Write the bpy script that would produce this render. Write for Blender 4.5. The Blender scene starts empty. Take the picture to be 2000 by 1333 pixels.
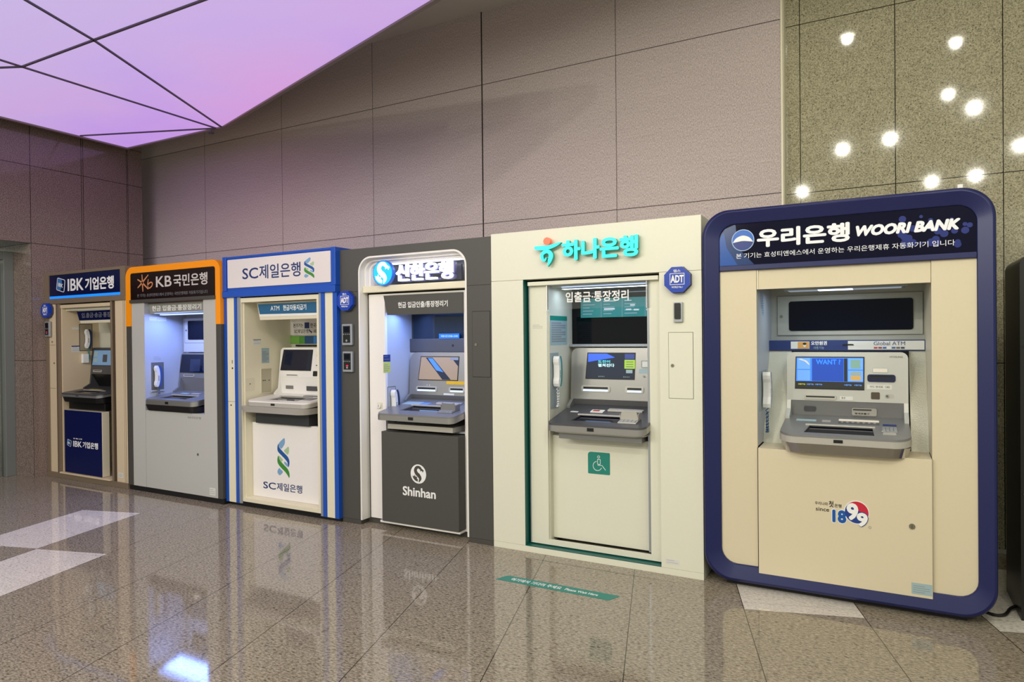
import bpy, bmesh, math, random
from mathutils import Vector, Matrix
random.seed(7)
sc = bpy.context.scene
COL = sc.collection

# ------------------------------------------------------------------ camera
cd = bpy.data.cameras.new('camera'); cam = bpy.data.objects.new('camera', cd); COL.objects.link(cam)
cd.sensor_width = 36.0; cd.lens = 1308.67 / 2000 * 36.0; cd.clip_start = 0.05
R_ = Matrix(((0.878108, 0.005625, 0.478429), (0.478359, 0.010442, -0.878102), (-0.009935, 0.99993, 0.006478)))
cam.matrix_world = Matrix.Translation((0, 0, 1.45)) @ R_.to_4x4()
sc.camera = cam

# ------------------------------------------------------------------ world, exposure
sc.view_settings.view_transform = 'Standard'; sc.view_settings.look = 'None'
sc.view_settings.gamma = 1.0; sc.view_settings.exposure = -0.5; sc.view_settings.use_curve_mapping = False
w = bpy.data.worlds.new('lobby_ambient'); sc.world = w; w.use_nodes = True
w.node_tree.nodes['Background'].inputs[0].default_value = (0.95, 1.0, 0.84, 1)
w.node_tree.nodes['Background'].inputs[1].default_value = 0.80


def light(name, kind, loc, energy, color, size=0.1, rot=(0, 0, 0), **kw):
    d = bpy.data.lights.new(name, kind); d.energy = energy; d.color = color
    if kind == 'AREA':
        d.shape = kw.get('shape', 'RECTANGLE'); d.size = size; d.size_y = kw.get('size_y', size)
    elif kind == 'SPOT':
        d.shadow_soft_size = size; d.spot_size = math.radians(kw.get('angle', 120)); d.spot_blend = kw.get('blend', 0.6)
    else:
        d.shadow_soft_size = size
    o = bpy.data.objects.new(name, d); o.location = loc; o.rotation_euler = rot; COL.objects.link(o)
    return o


CEIL_Z = 4.4
DOWNLIGHTS_AND_FILL = [(-0.24, 3.36), (0.71, 2.71), (0.78, 1.02), (1.12, 0.28), (0.19, -0.75), (-0.46, -1.02), (1.98, -2.21),
              (-1.32, -4.1), (0.94, -4.43), (1.62, -4.27), (3.2, 2.4), (3.4, -0.4),
              (-2.2, -2.4), (-3.6, -2.4), (-5.0, -2.4), (-6.4, -2.4), (-2.9, -4.3), (-4.6, -4.3), (-6.3, -4.3), (-1.2, 1.4), (-1.6, -0.6)]  # this row: unseen lamps added as fill to brighten booths and walls
for dx, dy in DOWNLIGHTS_AND_FILL:
    en = 20 if dy > 2 else (38 if dy > 1 else (165 if dx < -2 else 108))
    light('downlight_and_fill_lamp', 'SPOT', (dx, dy, (3.64 if dx < -2 and dy < -2 else CEIL_Z - 0.05)), en, (1.0, 0.965, 0.82), 0.036, angle=178, blend=0.15)

# ------------------------------------------------------------------ materials
def lin(h):
    h = h.lstrip('#'); v = [int(h[i:i + 2], 16) / 255 for i in (0, 2, 4)]
    return tuple((c / 12.92 if c <= 0.04045 else ((c + 0.055) / 1.055) ** 2.4) for c in v) + (1.0,)


MATS = {}
def mat(name, hexcol, rough=0.45, metal=0.0, emit=0.0, emcol=None, alpha=None, trans=0.0, noise=0.0, nscale=60.0, bump=0.0, spec=0.5, coat=0.0):
    if name in MATS: return MATS[name]
    m = bpy.data.materials.new(name); m.use_nodes = True; nt = m.node_tree; b = nt.nodes['Principled BSDF']
    c = lin(hexcol); b.inputs['Base Color'].default_value = c
    b.inputs['Roughness'].default_value = rough; b.inputs['Metallic'].default_value = metal
    b.inputs['Specular IOR Level'].default_value = spec; b.inputs['Coat Weight'].default_value = coat
    b.inputs['Transmission Weight'].default_value = trans
    if emit:
        b.inputs['Emission Color'].default_value = lin(emcol or hexcol); b.inputs['Emission Strength'].default_value = emit
    n = nt.nodes.new('ShaderNodeTexNoise'); n.inputs['Scale'].default_value = nscale; n.inputs['Detail'].default_value = 3
    g = nt.nodes.new('ShaderNodeNewGeometry'); nt.links.new(g.outputs['Position'], n.inputs['Vector'])
    mr = nt.nodes.new('ShaderNodeMapRange'); nt.links.new(n.outputs['Fac'], mr.inputs['Value'])
    mr.inputs['To Min'].default_value = 1 - (noise or 0.02); mr.inputs['To Max'].default_value = 1 + (noise or 0.02)
    hm = nt.nodes.new('ShaderNodeMix'); hm.data_type = 'RGBA'; hm.blend_type = 'MULTIPLY'; hm.inputs[0].default_value = 1.0
    hm.inputs[6].default_value = c; nt.links.new(mr.outputs[0], hm.inputs[7]); nt.links.new(hm.outputs[2], b.inputs['Base Color'])
    if bump:
        bp = nt.nodes.new('ShaderNodeBump'); bp.inputs['Strength'].default_value = bump; bp.inputs['Distance'].default_value = 0.002
        nt.links.new(n.outputs['Fac'], bp.inputs['Height']); nt.links.new(bp.outputs[0], b.inputs['Normal'])
    MATS[name] = m
    return m


class NT:
    """small node-graph helper"""
    def __init__(s, m): s.nt = m.node_tree
    def n(s, t, **kw):
        x = s.nt.nodes.new(t)
        for k, v in kw.items(): setattr(x, k, v)
        return x
    def link(s, a, b): s.nt.links.new(a, b)
    def math(s, op, a, b=None, c=None):
        x = s.n('ShaderNodeMath', operation=op)
        for i, v in enumerate((a, b, c)):
            if v is None: continue
            if isinstance(v, (int, float)): x.inputs[i].default_value = v
            else: s.link(v, x.inputs[i])
        return x.outputs[0]
    def mix(s, f, a, b, blend='MIX'):
        x = s.n('ShaderNodeMix', data_type='RGBA', blend_type=blend)
        for i, v in ((0, f), (6, a), (7, b)):
            if isinstance(v, (int, float)): x.inputs[i].default_value = v
            elif isinstance(v, tuple): x.inputs[i].default_value = v
            else: s.link(v, x.inputs[i])
        return x.outputs[2]
    def joint(s, c, spacing, off, half):
        t = s.math('SUBTRACT', s.math('FRACT', s.math('ADD', s.math('DIVIDE', s.math('SUBTRACT', c, off), spacing), 0.5)), 0.5)
        return s.math('LESS_THAN', s.math('MULTIPLY', s.math('ABSOLUTE', t), spacing), half)
    def line(s, c, at, half):
        return s.math('LESS_THAN', s.math('ABSOLUTE', s.math('SUBTRACT', c, at)), half)
    def mx(s, *a):
        r = a[0]
        for x in a[1:]: r = s.math('MAXIMUM', r, x)
        return r
    def pos(s):
        g = s.n('ShaderNodeNewGeometry'); x = s.n('ShaderNodeSeparateXYZ'); s.link(g.outputs['Position'], x.inputs[0])
        return g.outputs['Position'], x.outputs[0], x.outputs[1], x.outputs[2]
    def granite(s, vec, base, light_, dark, fleck, stretch=(1, 1, 1)):
        mp = s.n('ShaderNodeMapping'); s.link(vec, mp.inputs[0]); mp.inputs['Scale'].default_value = stretch
        n1 = s.n('ShaderNodeTexNoise'); n1.inputs['Scale'].default_value = 115; n1.inputs['Detail'].default_value = 5; n1.inputs['Roughness'].default_value = 0.75
        s.link(mp.outputs[0], n1.inputs['Vector'])
        r1 = s.n('ShaderNodeValToRGB'); e = r1.color_ramp.elements
        e[0].position = 0.39; e[0].color = dark; e[1].position = 0.60; e[1].color = light_
        m = r1.color_ramp.elements.new(0.5); m.color = base; s.link(n1.outputs['Fac'], r1.inputs[0])
        v = s.n('ShaderNodeTexVoronoi'); v.inputs['Scale'].default_value = 70; s.link(mp.outputs[0], v.inputs['Vector'])
        n2 = s.n('ShaderNodeTexNoise'); n2.inputs['Scale'].default_value = 22; s.link(mp.outputs[0], n2.inputs['Vector'])
        sep = s.n('ShaderNodeSeparateColor'); s.link(v.outputs['Color'], sep.inputs[0])
        spot = s.math('MULTIPLY', s.math('LESS_THAN', v.outputs['Distance'], 0.30), s.math('GREATER_THAN', sep.outputs[0], 0.80))
        c = s.mix(s.math('MULTIPLY', spot, 0.75), r1.outputs[0], fleck)
        mr = s.n('ShaderNodeMapRange'); s.link(n2.outputs['Fac'], mr.inputs[0]); mr.inputs['To Min'].default_value = 0.88; mr.inputs['To Max'].default_value = 1.12
        return s.mix(1.0, c, mr.outputs[0], 'MULTIPLY')


def surf(name, rough, spec=0.5):
    m = bpy.data.materials.new(name); m.use_nodes = True; MATS[name] = m
    b = m.node_tree.nodes['Principled BSDF']; b.inputs['Roughness'].default_value = rough; b.inputs['Specular IOR Level'].default_value = spec
    return m, NT(m), b


# polished floor: granite slabs turned about 16 degrees against the wall, with a few white slabs
m, g, b = surf('floor_granite', 0.06, 0.62)
vec, px, py, pz = g.pos()
fa = g.math('ADD', g.math('MULTIPLY', px, 0.96033), g.math('MULTIPLY', py, 0.27887))
fb = g.math('ADD', g.math('MULTIPLY', px, -0.27887), g.math('MULTIPLY', py, 0.96033))
j1 = g.joint(fa, 0.5855, 0.425, 0.0022); j2 = g.joint(fb, 0.95, 3.80, 0.0016)
c0 = g.granite(vec, lin('948a7a'), lin('b2a895'), lin('685f52'), lin('4a4237'), (0.45, 1, 1))
cw = g.granite(vec, lin('e2dcd2'), lin('f0ebe2'), lin('c4bcb0'), lin('a8a094'), (0.45, 1, 1))
mask = None
for a0, b0 in ((-4.552, 4.33), (-3.966, 3.365), (0.718, 4.18), (1.89, 4.14)):
    hb = 0.478
    t = g.math('MULTIPLY', g.line(fa, a0, 0.2905), g.line(fb, b0, hb))
    mask = t if mask is None else g.math('MAXIMUM', mask, t)
c = g.mix(mask, c0, cw)
c = g.mix(g.math('MAXIMUM', j1, g.math('MULTIPLY', j2, 0.45)), c, lin('3a332c'))
g.link(c, b.inputs['Base Color'])
FLOOR = m

def granite_wall(name, base, li, da, fl, rough, vaxis, vj, hj, vsp=None):
    m, g, b = surf(name, rough, 0.5)
    vec, px, py, pz = g.pos()
    ax = px if vaxis == 'x' else py
    ms = [g.line(ax, v, 0.0028) for v in vj] + [g.line(pz, h, 0.0028) for h in hj]
    if vsp: ms.append(g.joint(ax, vsp[0], vsp[1], 0.0028))
    c = g.granite(vec, base, li, da, fl)
    c = g.mix(g.mx(*ms), c, lin('1c1813'))
    g.link(c, b.inputs['Base Color'])
    return m

GR_LEFT = granite_wall('granite_left', lin('85756d'), lin('a09088'), lin('5a4d47'), lin('362c28'), 0.09, 'y', (4.34, 4.855, 3.80), (1.245, 2.49, 3.31, 3.74), (0.52, 3.28))
GR_RIGHT = granite_wall('granite_right', lin('a39d85'), lin('bdb69b'), lin('7d7762'), lin('4c4638'), 0.05, 'x', (), (1.245, 2.49, 3.735), (0.61, 0.73))
GR_RET = granite_wall('granite_return', lin('85756d'), lin('a09088'), lin('5a4d47'), lin('362c28'), 0.2, 'x', (), (1.245, 2.49))

m, g, b = surf('woven_wall_panel', 0.75, 0.25)
vec, px, py, pz = g.pos()
n1 = g.n('ShaderNodeTexNoise'); n1.inputs['Scale'].default_value = 1; n1.inputs['Detail'].default_value = 2
mp = g.n('ShaderNodeMapping'); mp.inputs['Scale'].default_value = (170, 170, 75); g.link(vec, mp.inputs[0]); g.link(mp.outputs[0], n1.inputs['Vector'])
wv = g.n('ShaderNodeTexNoise'); mp2 = g.n('ShaderNodeMapping'); mp2.inputs['Scale'].default_value = (3, 3, 60); g.link(vec, mp2.inputs[0]); g.link(mp2.outputs[0], wv.inputs['Vector']); wv.inputs['Scale'].default_value = 1
rr1 = g.n('ShaderNodeValToRGB'); e = rr1.color_ramp.elements; e[0].position = 0.35; e[0].color = lin('a59898'); e[1].position = 0.66; e[1].color = lin('cfc2c0')
g.link(g.math('ADD', g.math('MULTIPLY', n1.outputs['Fac'], 0.93), g.math('MULTIPLY', wv.outputs['Fac'], 0.07)), rr1.inputs[0])
ms = [g.joint(px, 1.2745, -0.588, 0.0022), g.line(px, -3.137, 0.0065), g.joint(pz, 1.26, 2.48, 0.0026)]
c = g.mix(g.mx(*ms), rr1.outputs[0], lin('2a231f'))
g.link(c, b.inputs['Base Color'])
bp = g.n('ShaderNodeBump'); bp.inputs['Strength'].default_value = 0.35; bp.inputs['Distance'].default_value = 0.002
g.link(n1.outputs['Fac'], bp.inputs['Height']); g.link(bp.outputs[0], b.inputs['Normal'])
FABRIC = m

# glowing stretched ceiling film, colour drifting from lilac to pink
m = bpy.data.materials.new('lightbox_film'); m.use_nodes = True; g = NT(m); b = m.node_tree.nodes['Principled BSDF']; MATS['film'] = m
vec, px, py, pz = g.pos()
n1 = g.n('ShaderNodeTexNoise'); n1.inputs['Scale'].default_value = 0.75; n1.inputs['Detail'].default_value = 2; g.link(vec, n1.inputs['Vector'])
r = g.n('ShaderNodeValToRGB'); el = r.color_ramp.elements
el[0].position = 0.30; el[0].color = lin('c89cf0'); el[1].position = 0.70; el[1].color = lin('dca2e2')
x_ = el.new(0.5); x_.color = lin('d2a4e8')
g.link(n1.outputs['Fac'], r.inputs[0])
far = g.n('ShaderNodeMapRange'); g.link(py, far.inputs[0]); far.inputs['From Min'].default_value = 2.3; far.inputs['From Max'].default_value = 4.6
cc = g.mix(far.outputs[0], lin('cdbcec'), r.outputs[0])
b.inputs['Base Color'].default_value = lin('7a5c88'); b.inputs['Roughness'].default_value = 0.5
g.link(cc, b.inputs['Emission Color']); b.inputs['Emission Strength'].default_value = 1.22
FILM = m

cream = mat('cream_paint', 'dfd8c0', 0.38, noise=0.015)
cream_in = mat('cream_inside', 'd6d3c4', 0.4)
woori_cream = mat('warm_cream_laminate', 'dbcfb3', 0.42, noise=0.02)
hana_cream = mat('ivory_panel', 'e4e3d2', 0.40)
beige = mat('beige_panel', 'd8c6a8', 0.42)
bronze = mat('champagne_aluminium', '8f7f6c', 0.38, 0.35)
bronze_d = mat('dark_bronze_trim', '5b4a3c', 0.4, 0.3)
ivory = mat('sc_ivory', 'e8e1c8', 0.42)
navy = mat('navy_sign', '0a1240', 0.25, spec=0.2)
navy_box = mat('navy_box', '08124a', 0.4, spec=0.2)
charcoal = mat('charcoal_panel', '4b4a47', 0.5, noise=0.02)
charcoal_d = mat('charcoal_strip', '484541', 0.45)
black = mat('black_plastic', '0e0e10', 0.35)
blackrub = mat('black_base', '0a0a0b', 0.6)
gap = mat('dark_gap', '050506', 0.9)
orange = mat('orange_paint', 'ff9a04', 0.35)
kbsign = mat('brown_black_sign', '1d0f10', 0.22, spec=0.2)
grey_l = mat('light_grey_panel', 'bcbcb8', 0.45, noise=0.02)
kb_in = mat('pale_grey_inside', 'b5b9c2', 0.45)
scblue = mat('cobalt_paint', '1650b8', 0.3)
silver = mat('silver_trim', 'a9adb4', 0.3, 0.5)
white = mat('white_panel', 'f0ecea', 0.4)
whitep = mat('white_plastic', 'eceae6', 0.3)
green_d = mat('deep_teal', '0f5e56', 0.4)
teal = mat('teal_print', '1b8577', 0.45)
woori_blue = mat('indigo_metal', '1c2258', 0.34, 0.1)
woori_sign = mat('midnight_sign', '0a0925', 0.12, spec=0.2)
steel = mat('brushed_silver', 'a7a5a3', 0.33, 0.75)
steel_l = mat('light_silver_plastic', 'bcb8b0', 0.33, 0.25)
steel_g = mat('mid_grey_metal', '8b8b8c', 0.35, 0.45)
steel_d = mat('graphite_metal', '5b5b60', 0.35, 0.5)
chrome = mat('chrome', 'c8c8ca', 0.12, 1.0)
glass_dk = mat('dark_glass', '06070c', 0.05, spec=0.3)
glass_nv = mat('dark_blue_glass', '05081c', 0.06, spec=0.15)
lock_m = mat('lock_metal', '9a9486', 0.3, 0.8)
sticker_w = mat('sticker_white', 'dcdcd8', 0.5)
sticker_g = mat('sticker_grey_print', '8d9298', 0.5)
sticker_b = mat('sticker_pale_blue', '9fb7bd', 0.5)
ink = mat('black_ink', '161616', 0.5)
ink_w = mat('white_ink', 'f2f2f2', 0.5)
ink_grey = mat('grey_ink', '77787c', 0.5)
ink_navy = mat('navy_ink', '18306e', 0.5)
adt_blue = mat('alarm_blue', '0a3aa8', 0.25, emit=0.12)  # slight glow put into the colour to brighten the box
kp_red = mat('red_indicator', 'e01040', 0.4, emit=1.2)
led_blue = mat('led_blue', '2d6bff', 0.4, emit=5.0)
led_white = mat('led_cool_white', 'b8ccff', 0.4, emit=1.6)
lamp_em = mat('downlight_and_fill_glow', 'fff6e0', 0.4, emit=60.0)
slot_glow = mat('slot_glow', '9cc6ff', 0.3, emit=3.0)
clear = mat('clear_glass', 'ffffff', 0.02, trans=1.0, spec=0.5)
frame_gr = mat('lightbox_frame', '8b827b', 0.5)
corr = mat('phone_white', 'e4e5e6', 0.3)
ph_navy = mat('phone_navy', '1d2a52', 0.35)
ph_blue = mat('phone_blue', '3d5a9a', 0.35)
ph_green = mat('phone_green', '2b8d86', 0.35)

# ------------------------------------------------------------------ mesh builder
OX = OY = 0.0     # origin of the booth being built

def rr(x0, x1, z0, z1, r=0.02, n=6, tl=None, tr=None, br=None, bl=None):
    R = [r if v is None else v for v in (tr, tl, bl, br)]
    cs = [(x1, z1, -1, -1, 0), (x0, z1, 1, -1, 90), (x0, z0, 1, 1, 180), (x1, z0, -1, 1, 270)]
    out = []
    for (cx, cz, sx, sz, a0), q in zip(cs, R):
        if q <= 1e-5: out.append((cx, cz)); continue
        for k in range(n + 1):
            a = math.radians(a0 + 90 * k / n); out.append((cx + sx * q + q * math.cos(a), cz + sz * q + q * math.sin(a)))
    return out

def circ(cx, cz, rx, rz=None, n=28, a0=0.0):
    rz = rz or rx
    return [(cx + rx * math.cos(a0 + 2 * math.pi * k / n), cz + rz * math.sin(a0 + 2 * math.pi * k / n)) for k in range(n)]

def cr(pts, n=6):
    """smooth a polyline (open)"""
    P = [pts[0]] + list(pts) + [pts[-1]]; out = []
    for i in range(1, len(P) - 2):
        p0, p1, p2, p3 = P[i - 1], P[i], P[i + 1], P[i + 2]
        for k in range(n):
            t = k / n
            out.append(tuple(0.5 * ((2 * b_) + (-a + c_) * t + (2 * a - 5 * b_ + 4 * c_ - d) * t * t + (-a + 3 * b_ - 3 * c_ + d) * t ** 3) for a, b_, c_, d in zip(p0, p1, p2, p3)))
    out.append(tuple(pts[-1])); return out

def crc(pts, n=4):
    """smooth a closed outline"""
    N = len(pts); out = []
    for i in range(N):
        p0, p1, p2, p3 = pts[i - 1], pts[i], pts[(i + 1) % N], pts[(i + 2) % N]
        for k in range(n):
            t = k / n
            out.append(tuple(0.5 * ((2 * b_) + (-a + c_) * t + (2 * a - 5 * b_ + 4 * c_ - d) * t * t + (-a + 3 * b_ - 3 * c_ + d) * t ** 3) for a, b_, c_, d in zip(p0, p1, p2, p3)))
    return out

class M:
    def __init__(s): s.bm = bmesh.new(); s.mats = []
    def mi(s, m):
        if m not in s.mats: s.mats.append(m)
        return s.mats.index(m)
    def _fin(s, nv, nf, m):
        i = s.mi(m)
        for f in s.bm.faces[nf:] if False else [f for f in s.bm.faces if f.index == -1 or f.index >= nf]: f.material_index = i
    def _start(s):
        s.bm.verts.index_update(); s.bm.faces.index_update(); s.bm.faces.ensure_lookup_table(); return len(s.bm.faces)
    def _mark(s, faces, m):
        i = s.mi(m)
        for f in faces: f.material_index = i
    def box(s, x0, x1, y0, y1, z0, z1, m, bev=0.0, seg=2):
        t = bmesh.new()
        v = [t.verts.new(p) for p in ((x0, y0, z0), (x1, y0, z0), (x1, y1, z0), (x0, y1, z0), (x0, y0, z1), (x1, y0, z1), (x1, y1, z1), (x0, y1, z1))]
        for f in ((0, 3, 2, 1), (4, 5, 6, 7), (0, 1, 5, 4), (1, 2, 6, 5), (2, 3, 7, 6), (3, 0, 4, 7)): t.faces.new([v[i] for i in f])
        if bev: bmesh.ops.bevel(t, geom=t.edges[:], offset=bev, segments=seg, affect='EDGES', profile=0.5)
        return s.merge(t, m)
    def merge(s, t, m=None, fn=None):
        i = s.mi(m) if m else None
        mp = {}
        for v in t.verts: mp[v] = s.bm.verts.new(fn(v.co) if fn else v.co)
        out = []
        for f in t.faces:
            try: nf = s.bm.faces.new([mp[v] for v in f.verts])
            except ValueError: continue
            if i is not None: nf.material_index = i
            nf.smooth = f.smooth; out.append(nf)
        t.free(); return list(mp.values())
    def plate(s, outer, y0, y1, m, holes=(), axis='xz', fn=None):
        """outline (with holes) extruded: axis xz -> along y, xy -> along z, yz -> along x"""
        t = bmesh.new(); es = []
        for loop in [outer] + list(holes):
            vs = [t.verts.new((p[0], p[1], 0)) for p in loop]
            for k in range(len(vs)): es.append(t.edges.new((vs[k], vs[(k + 1) % len(vs)])))
        bmesh.ops.triangle_fill(t, use_beauty=True, use_dissolve=False, edges=es)
        r = bmesh.ops.extrude_face_region(t, geom=t.faces[:])
        for v in r['geom']:
            if isinstance(v, bmesh.types.BMVert): v.co.z = 1
        bmesh.ops.recalc_face_normals(t, faces=t.faces[:])
        d = y1 - y0
        A = {'xz': lambda c: Vector((c.x, y0 + c.z * d, c.y)), 'xy': lambda c: Vector((c.x, c.y, y0 + c.z * d)), 'yz': lambda c: Vector((y0 + c.z * d, c.x, c.y))}[axis]
        return s.merge(t, m, (lambda c: fn(A(c))) if fn else A)
    def ribbon(s, pts, wid, y0, y1, m, sm=6, fn=None, axis='xz'):
        P = cr([tuple(p) + ((wid[i],) if isinstance(wid, (list, tuple)) else (wid,)) for i, p in enumerate(pts)], sm)
        L, Rr = [], []
        for i in range(len(P)):
            a = P[max(0, i - 1)]; b_ = P[min(len(P) - 1, i + 1)]
            dx, dz = b_[0] - a[0], b_[1] - a[1]; q = math.hypot(dx, dz) or 1
            h = P[i][2] / 2; L.append((P[i][0] - dz / q * h, P[i][1] + dx / q * h)); Rr.append((P[i][0] + dz / q * h, P[i][1] - dx / q * h))
        t = bmesh.new(); T, B = [], []
        for (ax, az), (bx, bz) in zip(L, Rr):
            T.append((t.verts.new((ax, 0, az)), t.verts.new((bx, 0, bz)))); B.append((t.verts.new((ax, 1, az)), t.verts.new((bx, 1, bz))))
        for i in range(len(T) - 1):
            t.faces.new((T[i][0], T[i][1], T[i + 1][1], T[i + 1][0])); t.faces.new((B[i][0], B[i + 1][0], B[i + 1][1], B[i][1]))
            t.faces.new((T[i][0], T[i + 1][0], B[i + 1][0], B[i][0])); t.faces.new((T[i][1], B[i][1], B[i + 1][1], T[i + 1][1]))
        t.faces.new((T[0][0], B[0][0], B[0][1], T[0][1])); t.faces.new((T[-1][1], B[-1][1], B[-1][0], T[-1][0]))
        bmesh.ops.recalc_face_normals(t, faces=t.faces[:])
        d = y1 - y0
        if axis == 'xz': A = lambda c: Vector((c.x, y0 + c.y * d, c.z))
        else: A = lambda c: Vector((y0 + c.y * d, c.x, c.z))
        return s.merge(t, m, (lambda c: fn(A(c))) if fn else A)
    def tube(s, pts, r, m, n=10, flat=1.0):
        t = bmesh.new(); rings = []
        P = [Vector(p) for p in pts]; up = Vector((0, 0, 1))
        for i, p in enumerate(P):
            d = (P[min(len(P) - 1, i + 1)] - P[max(0, i - 1)]).normalized()
            ref = up if abs(d.dot(up)) < 0.9 else Vector((0, 1, 0))
            a = d.cross(ref).normalized(); b_ = d.cross(a).normalized(); q = r[i] if isinstance(r, (list, tuple)) else r
            rings.append([t.verts.new(p + a * math.cos(2 * math.pi * k / n) * q + b_ * math.sin(2 * math.pi * k / n) * q * flat) for k in range(n)])
        for i in range(len(rings) - 1):
            for k in range(n):
                f = t.faces.new((rings[i][k], rings[i][(k + 1) % n], rings[i + 1][(k + 1) % n], rings[i + 1][k])); f.smooth = True
        t.faces.new(rings[0][::-1]); t.faces.new(rings[-1])
        bmesh.ops.recalc_face_normals(t, faces=t.faces[:])
        return s.merge(t, m)
    def cyl(s, c, r, d, m, axis='y', n=24, r2=None):
        c = Vector(c); v = {'x': Vector((1, 0, 0)), 'y': Vector((0, 1, 0)), 'z': Vector((0, 0, 1))}[axis] * d
        return s.tube([c, c + v], [r, r if r2 is None else r2], m, n)
    def text(s, body, x0, x1, z0, z1, y, m, depth=0.0008, bold=0.0, shear=0.0, fn=None, side=None):
        cu = bpy.data.curves.new('t', 'FONT'); cu.body = body; cu.shear = shear; cu.resolution_u = 3; cu.fill_mode = 'BOTH'; cu.extrude = 0.5
        ob = bpy.data.objects.new('t', cu); me = bpy.data.meshes.new_from_object(ob)
        xs = [v.co.x for v in me.vertices]; ys = [v.co.y for v in me.vertices]
        if not xs: return
        ax, bx, ay, by = min(xs), max(xs), min(ys), max(ys)
        t = bmesh.new(); t.from_mesh(me)
        for f in t.faces: f.material_index = 0
        def A(c):
            u = x0 + (c.x - ax) / (bx - ax) * (x1 - x0); v = z0 + (c.y - ay) / max(1e-6, by - ay) * (z1 - z0); k = (0.5 - c.z) * depth
            return Vector((y - k, u, v)) if side else Vector((u, y - depth + k, v))
        offs = [(0, 0)]
        if bold > 0.008: offs += [(bold * .9 * math.cos(q), bold * .9 * math.sin(q)) for q in [math.pi / 4 * i for i in range(8)]]
        W0, H0 = bx - ax, by - ay
        kx = W0 / (W0 + 1.8 * bold); ky = H0 / (H0 + 1.8 * bold); mx_, my_ = (ax + bx) / 2, (ay + by) / 2
        for ii, (ox_, oy_) in enumerate(offs):
            t2 = t.copy()
            for v in t2.verts: v.co.x = mx_ + (v.co.x + ox_ - mx_) * kx; v.co.y = my_ + (v.co.y + oy_ - my_) * ky; v.co.z += 0.00005 / depth * ii
            s.merge(t2, m, (lambda c: fn(A(c))) if fn else A)
        t.free()
        bpy.data.objects.remove(ob); bpy.data.curves.remove(cu); bpy.data.meshes.remove(me)
    def map(s, f, vs=None):
        for v in (vs or s.bm.verts): v.co = f(v.co)
    def done(s, name, parent=None, label=None, recalc=False, smooth=None, **props):
        if recalc: bmesh.ops.recalc_face_normals(s.bm, faces=s.bm.faces[:])
        base = Vector((OX, OY, 0)) - (Vector(parent['_base']) if parent is not None else Vector((0, 0, 0)))
        for v in s.bm.verts: v.co += base
        me = bpy.data.meshes.new(name); s.bm.to_mesh(me); s.bm.free()
        for m_ in s.mats: me.materials.append(m_)
        o = bpy.data.objects.new(name, me); COL.objects.link(o)
        if parent is not None: o.parent = parent; BASE[o.name] = parent['_base']; o['_base'] = parent['_base']
        if label: o['label'] = label
        for k, v in props.items(): o[k] = v
        return o

BASE = {}

def thing(name, label, cat, loc, group=None):
    o = bpy.data.objects.new(name, None); COL.objects.link(o); o.empty_display_size = 0.1
    o.location = Vector(loc) + Vector((OX, OY, 0)); o['_base'] = tuple(o.location); o['label'] = label; o['category'] = cat
    if group: o['group'] = group
    return o

def solo(mb, name, label, cat, loc, group=None):
    """a thing that is one mesh"""
    class P(dict): pass
    base = Vector(loc) + Vector((OX, OY, 0))
    for v in mb.bm.verts: v.co -= Vector(loc)
    me = bpy.data.meshes.new(name); mb.bm.to_mesh(me); mb.bm.free()
    for m_ in mb.mats: me.materials.append(m_)
    o = bpy.data.objects.new(name, me); COL.objects.link(o); o.location = base
    o['label'] = label; o['category'] = cat
    if group: o['group'] = group
    return o

# ------------------------------------------------------------------ the setting
def struct(mb, name): return mb.done(name, kind='structure')

mb = M(); mb.box(-11, 7, -9, 5.4, -0.12, 0.0, FLOOR); struct(mb, 'floor')
mb = M(); mb.box(-8.6, -0.60, 5.235, 5.385, 0, CEIL_Z, FABRIC); struct(mb, 'wall_back')
mb = M(); mb.box(-0.60, 7, 5.385, 5.52, 0, CEIL_Z, GR_RIGHT); mb.box(-0.6, -0.45, 5.52, 5.53, 0, CEIL_Z, GR_RIGHT); struct(mb, 'wall_right')
mb = M(); mb.box(-0.604, -0.590, 5.225, 5.255, 0, CEIL_Z, cream); mb.box(-0.600, -0.586, 5.262, 5.385, 0, CEIL_Z, cream); struct(mb, 'trim_1')
mb = M()
mb.box(-8.6, -7.852, 3.80, 5.03, 0, CEIL_Z, GR_LEFT)
mb.box(-8.6, -7.852, -4.0, 3.80, 2.49, CEIL_Z, GR_LEFT)
struct(mb, 'wall_left')
mb = M(); mb.box(-8.6, -7.852, 3.795, 3.7995, 0, 2.488, GR_RET); struct(mb, 'wall_return')
# glazed door in the recess of the left wall
mb = M()
doorgrey = mat('door_frame_grey', '7f8481', 0.45, 0.2)
mb.box(-8.30, -8.20, 3.70, 3.795, 0, 2.42, doorgrey, 0.004)
mb.box(-8.30, -8.20, 1.60, 3.70, 2.33, 2.42, doorgrey, 0.004)
mb.box(-8.34, -8.24, 3.62, 3.665, 0, 2.30, doorgrey, 0.004)
struct(mb, 'trim_2')
mb = M(); mb.box(-8.30, -8.27, 1.62, 3.62, 0.02, 2.30, mat('door_leaf', '4c5150', 0.3, 0.1)); mb.box(-8.269, -8.262, 1.75, 3.50, 0.25, 2.15, glass_dk); struct(mb, 'door_1')
mb = M(); mb.box(0.5, 7, 5.36, 5.385, 0, 0.022, mat('pale_skirting', 'b9b8ae', 0.4)); struct(mb, 'baseboard_right')
mb = M(); mb.box(-8.6, 7, -9, 5.6, CEIL_Z, CEIL_Z + 0.1, mat('ceiling_paint', 'c9c5ba', 0.7)); mb.box(-8.6, -2.0, -9, -1.62, 3.70, 3.80, mat('ceiling_paint', 'c9c5ba')); struct(mb, 'ceiling')  # lower left slab is unseen, put in to seat the added fill lamps

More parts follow.
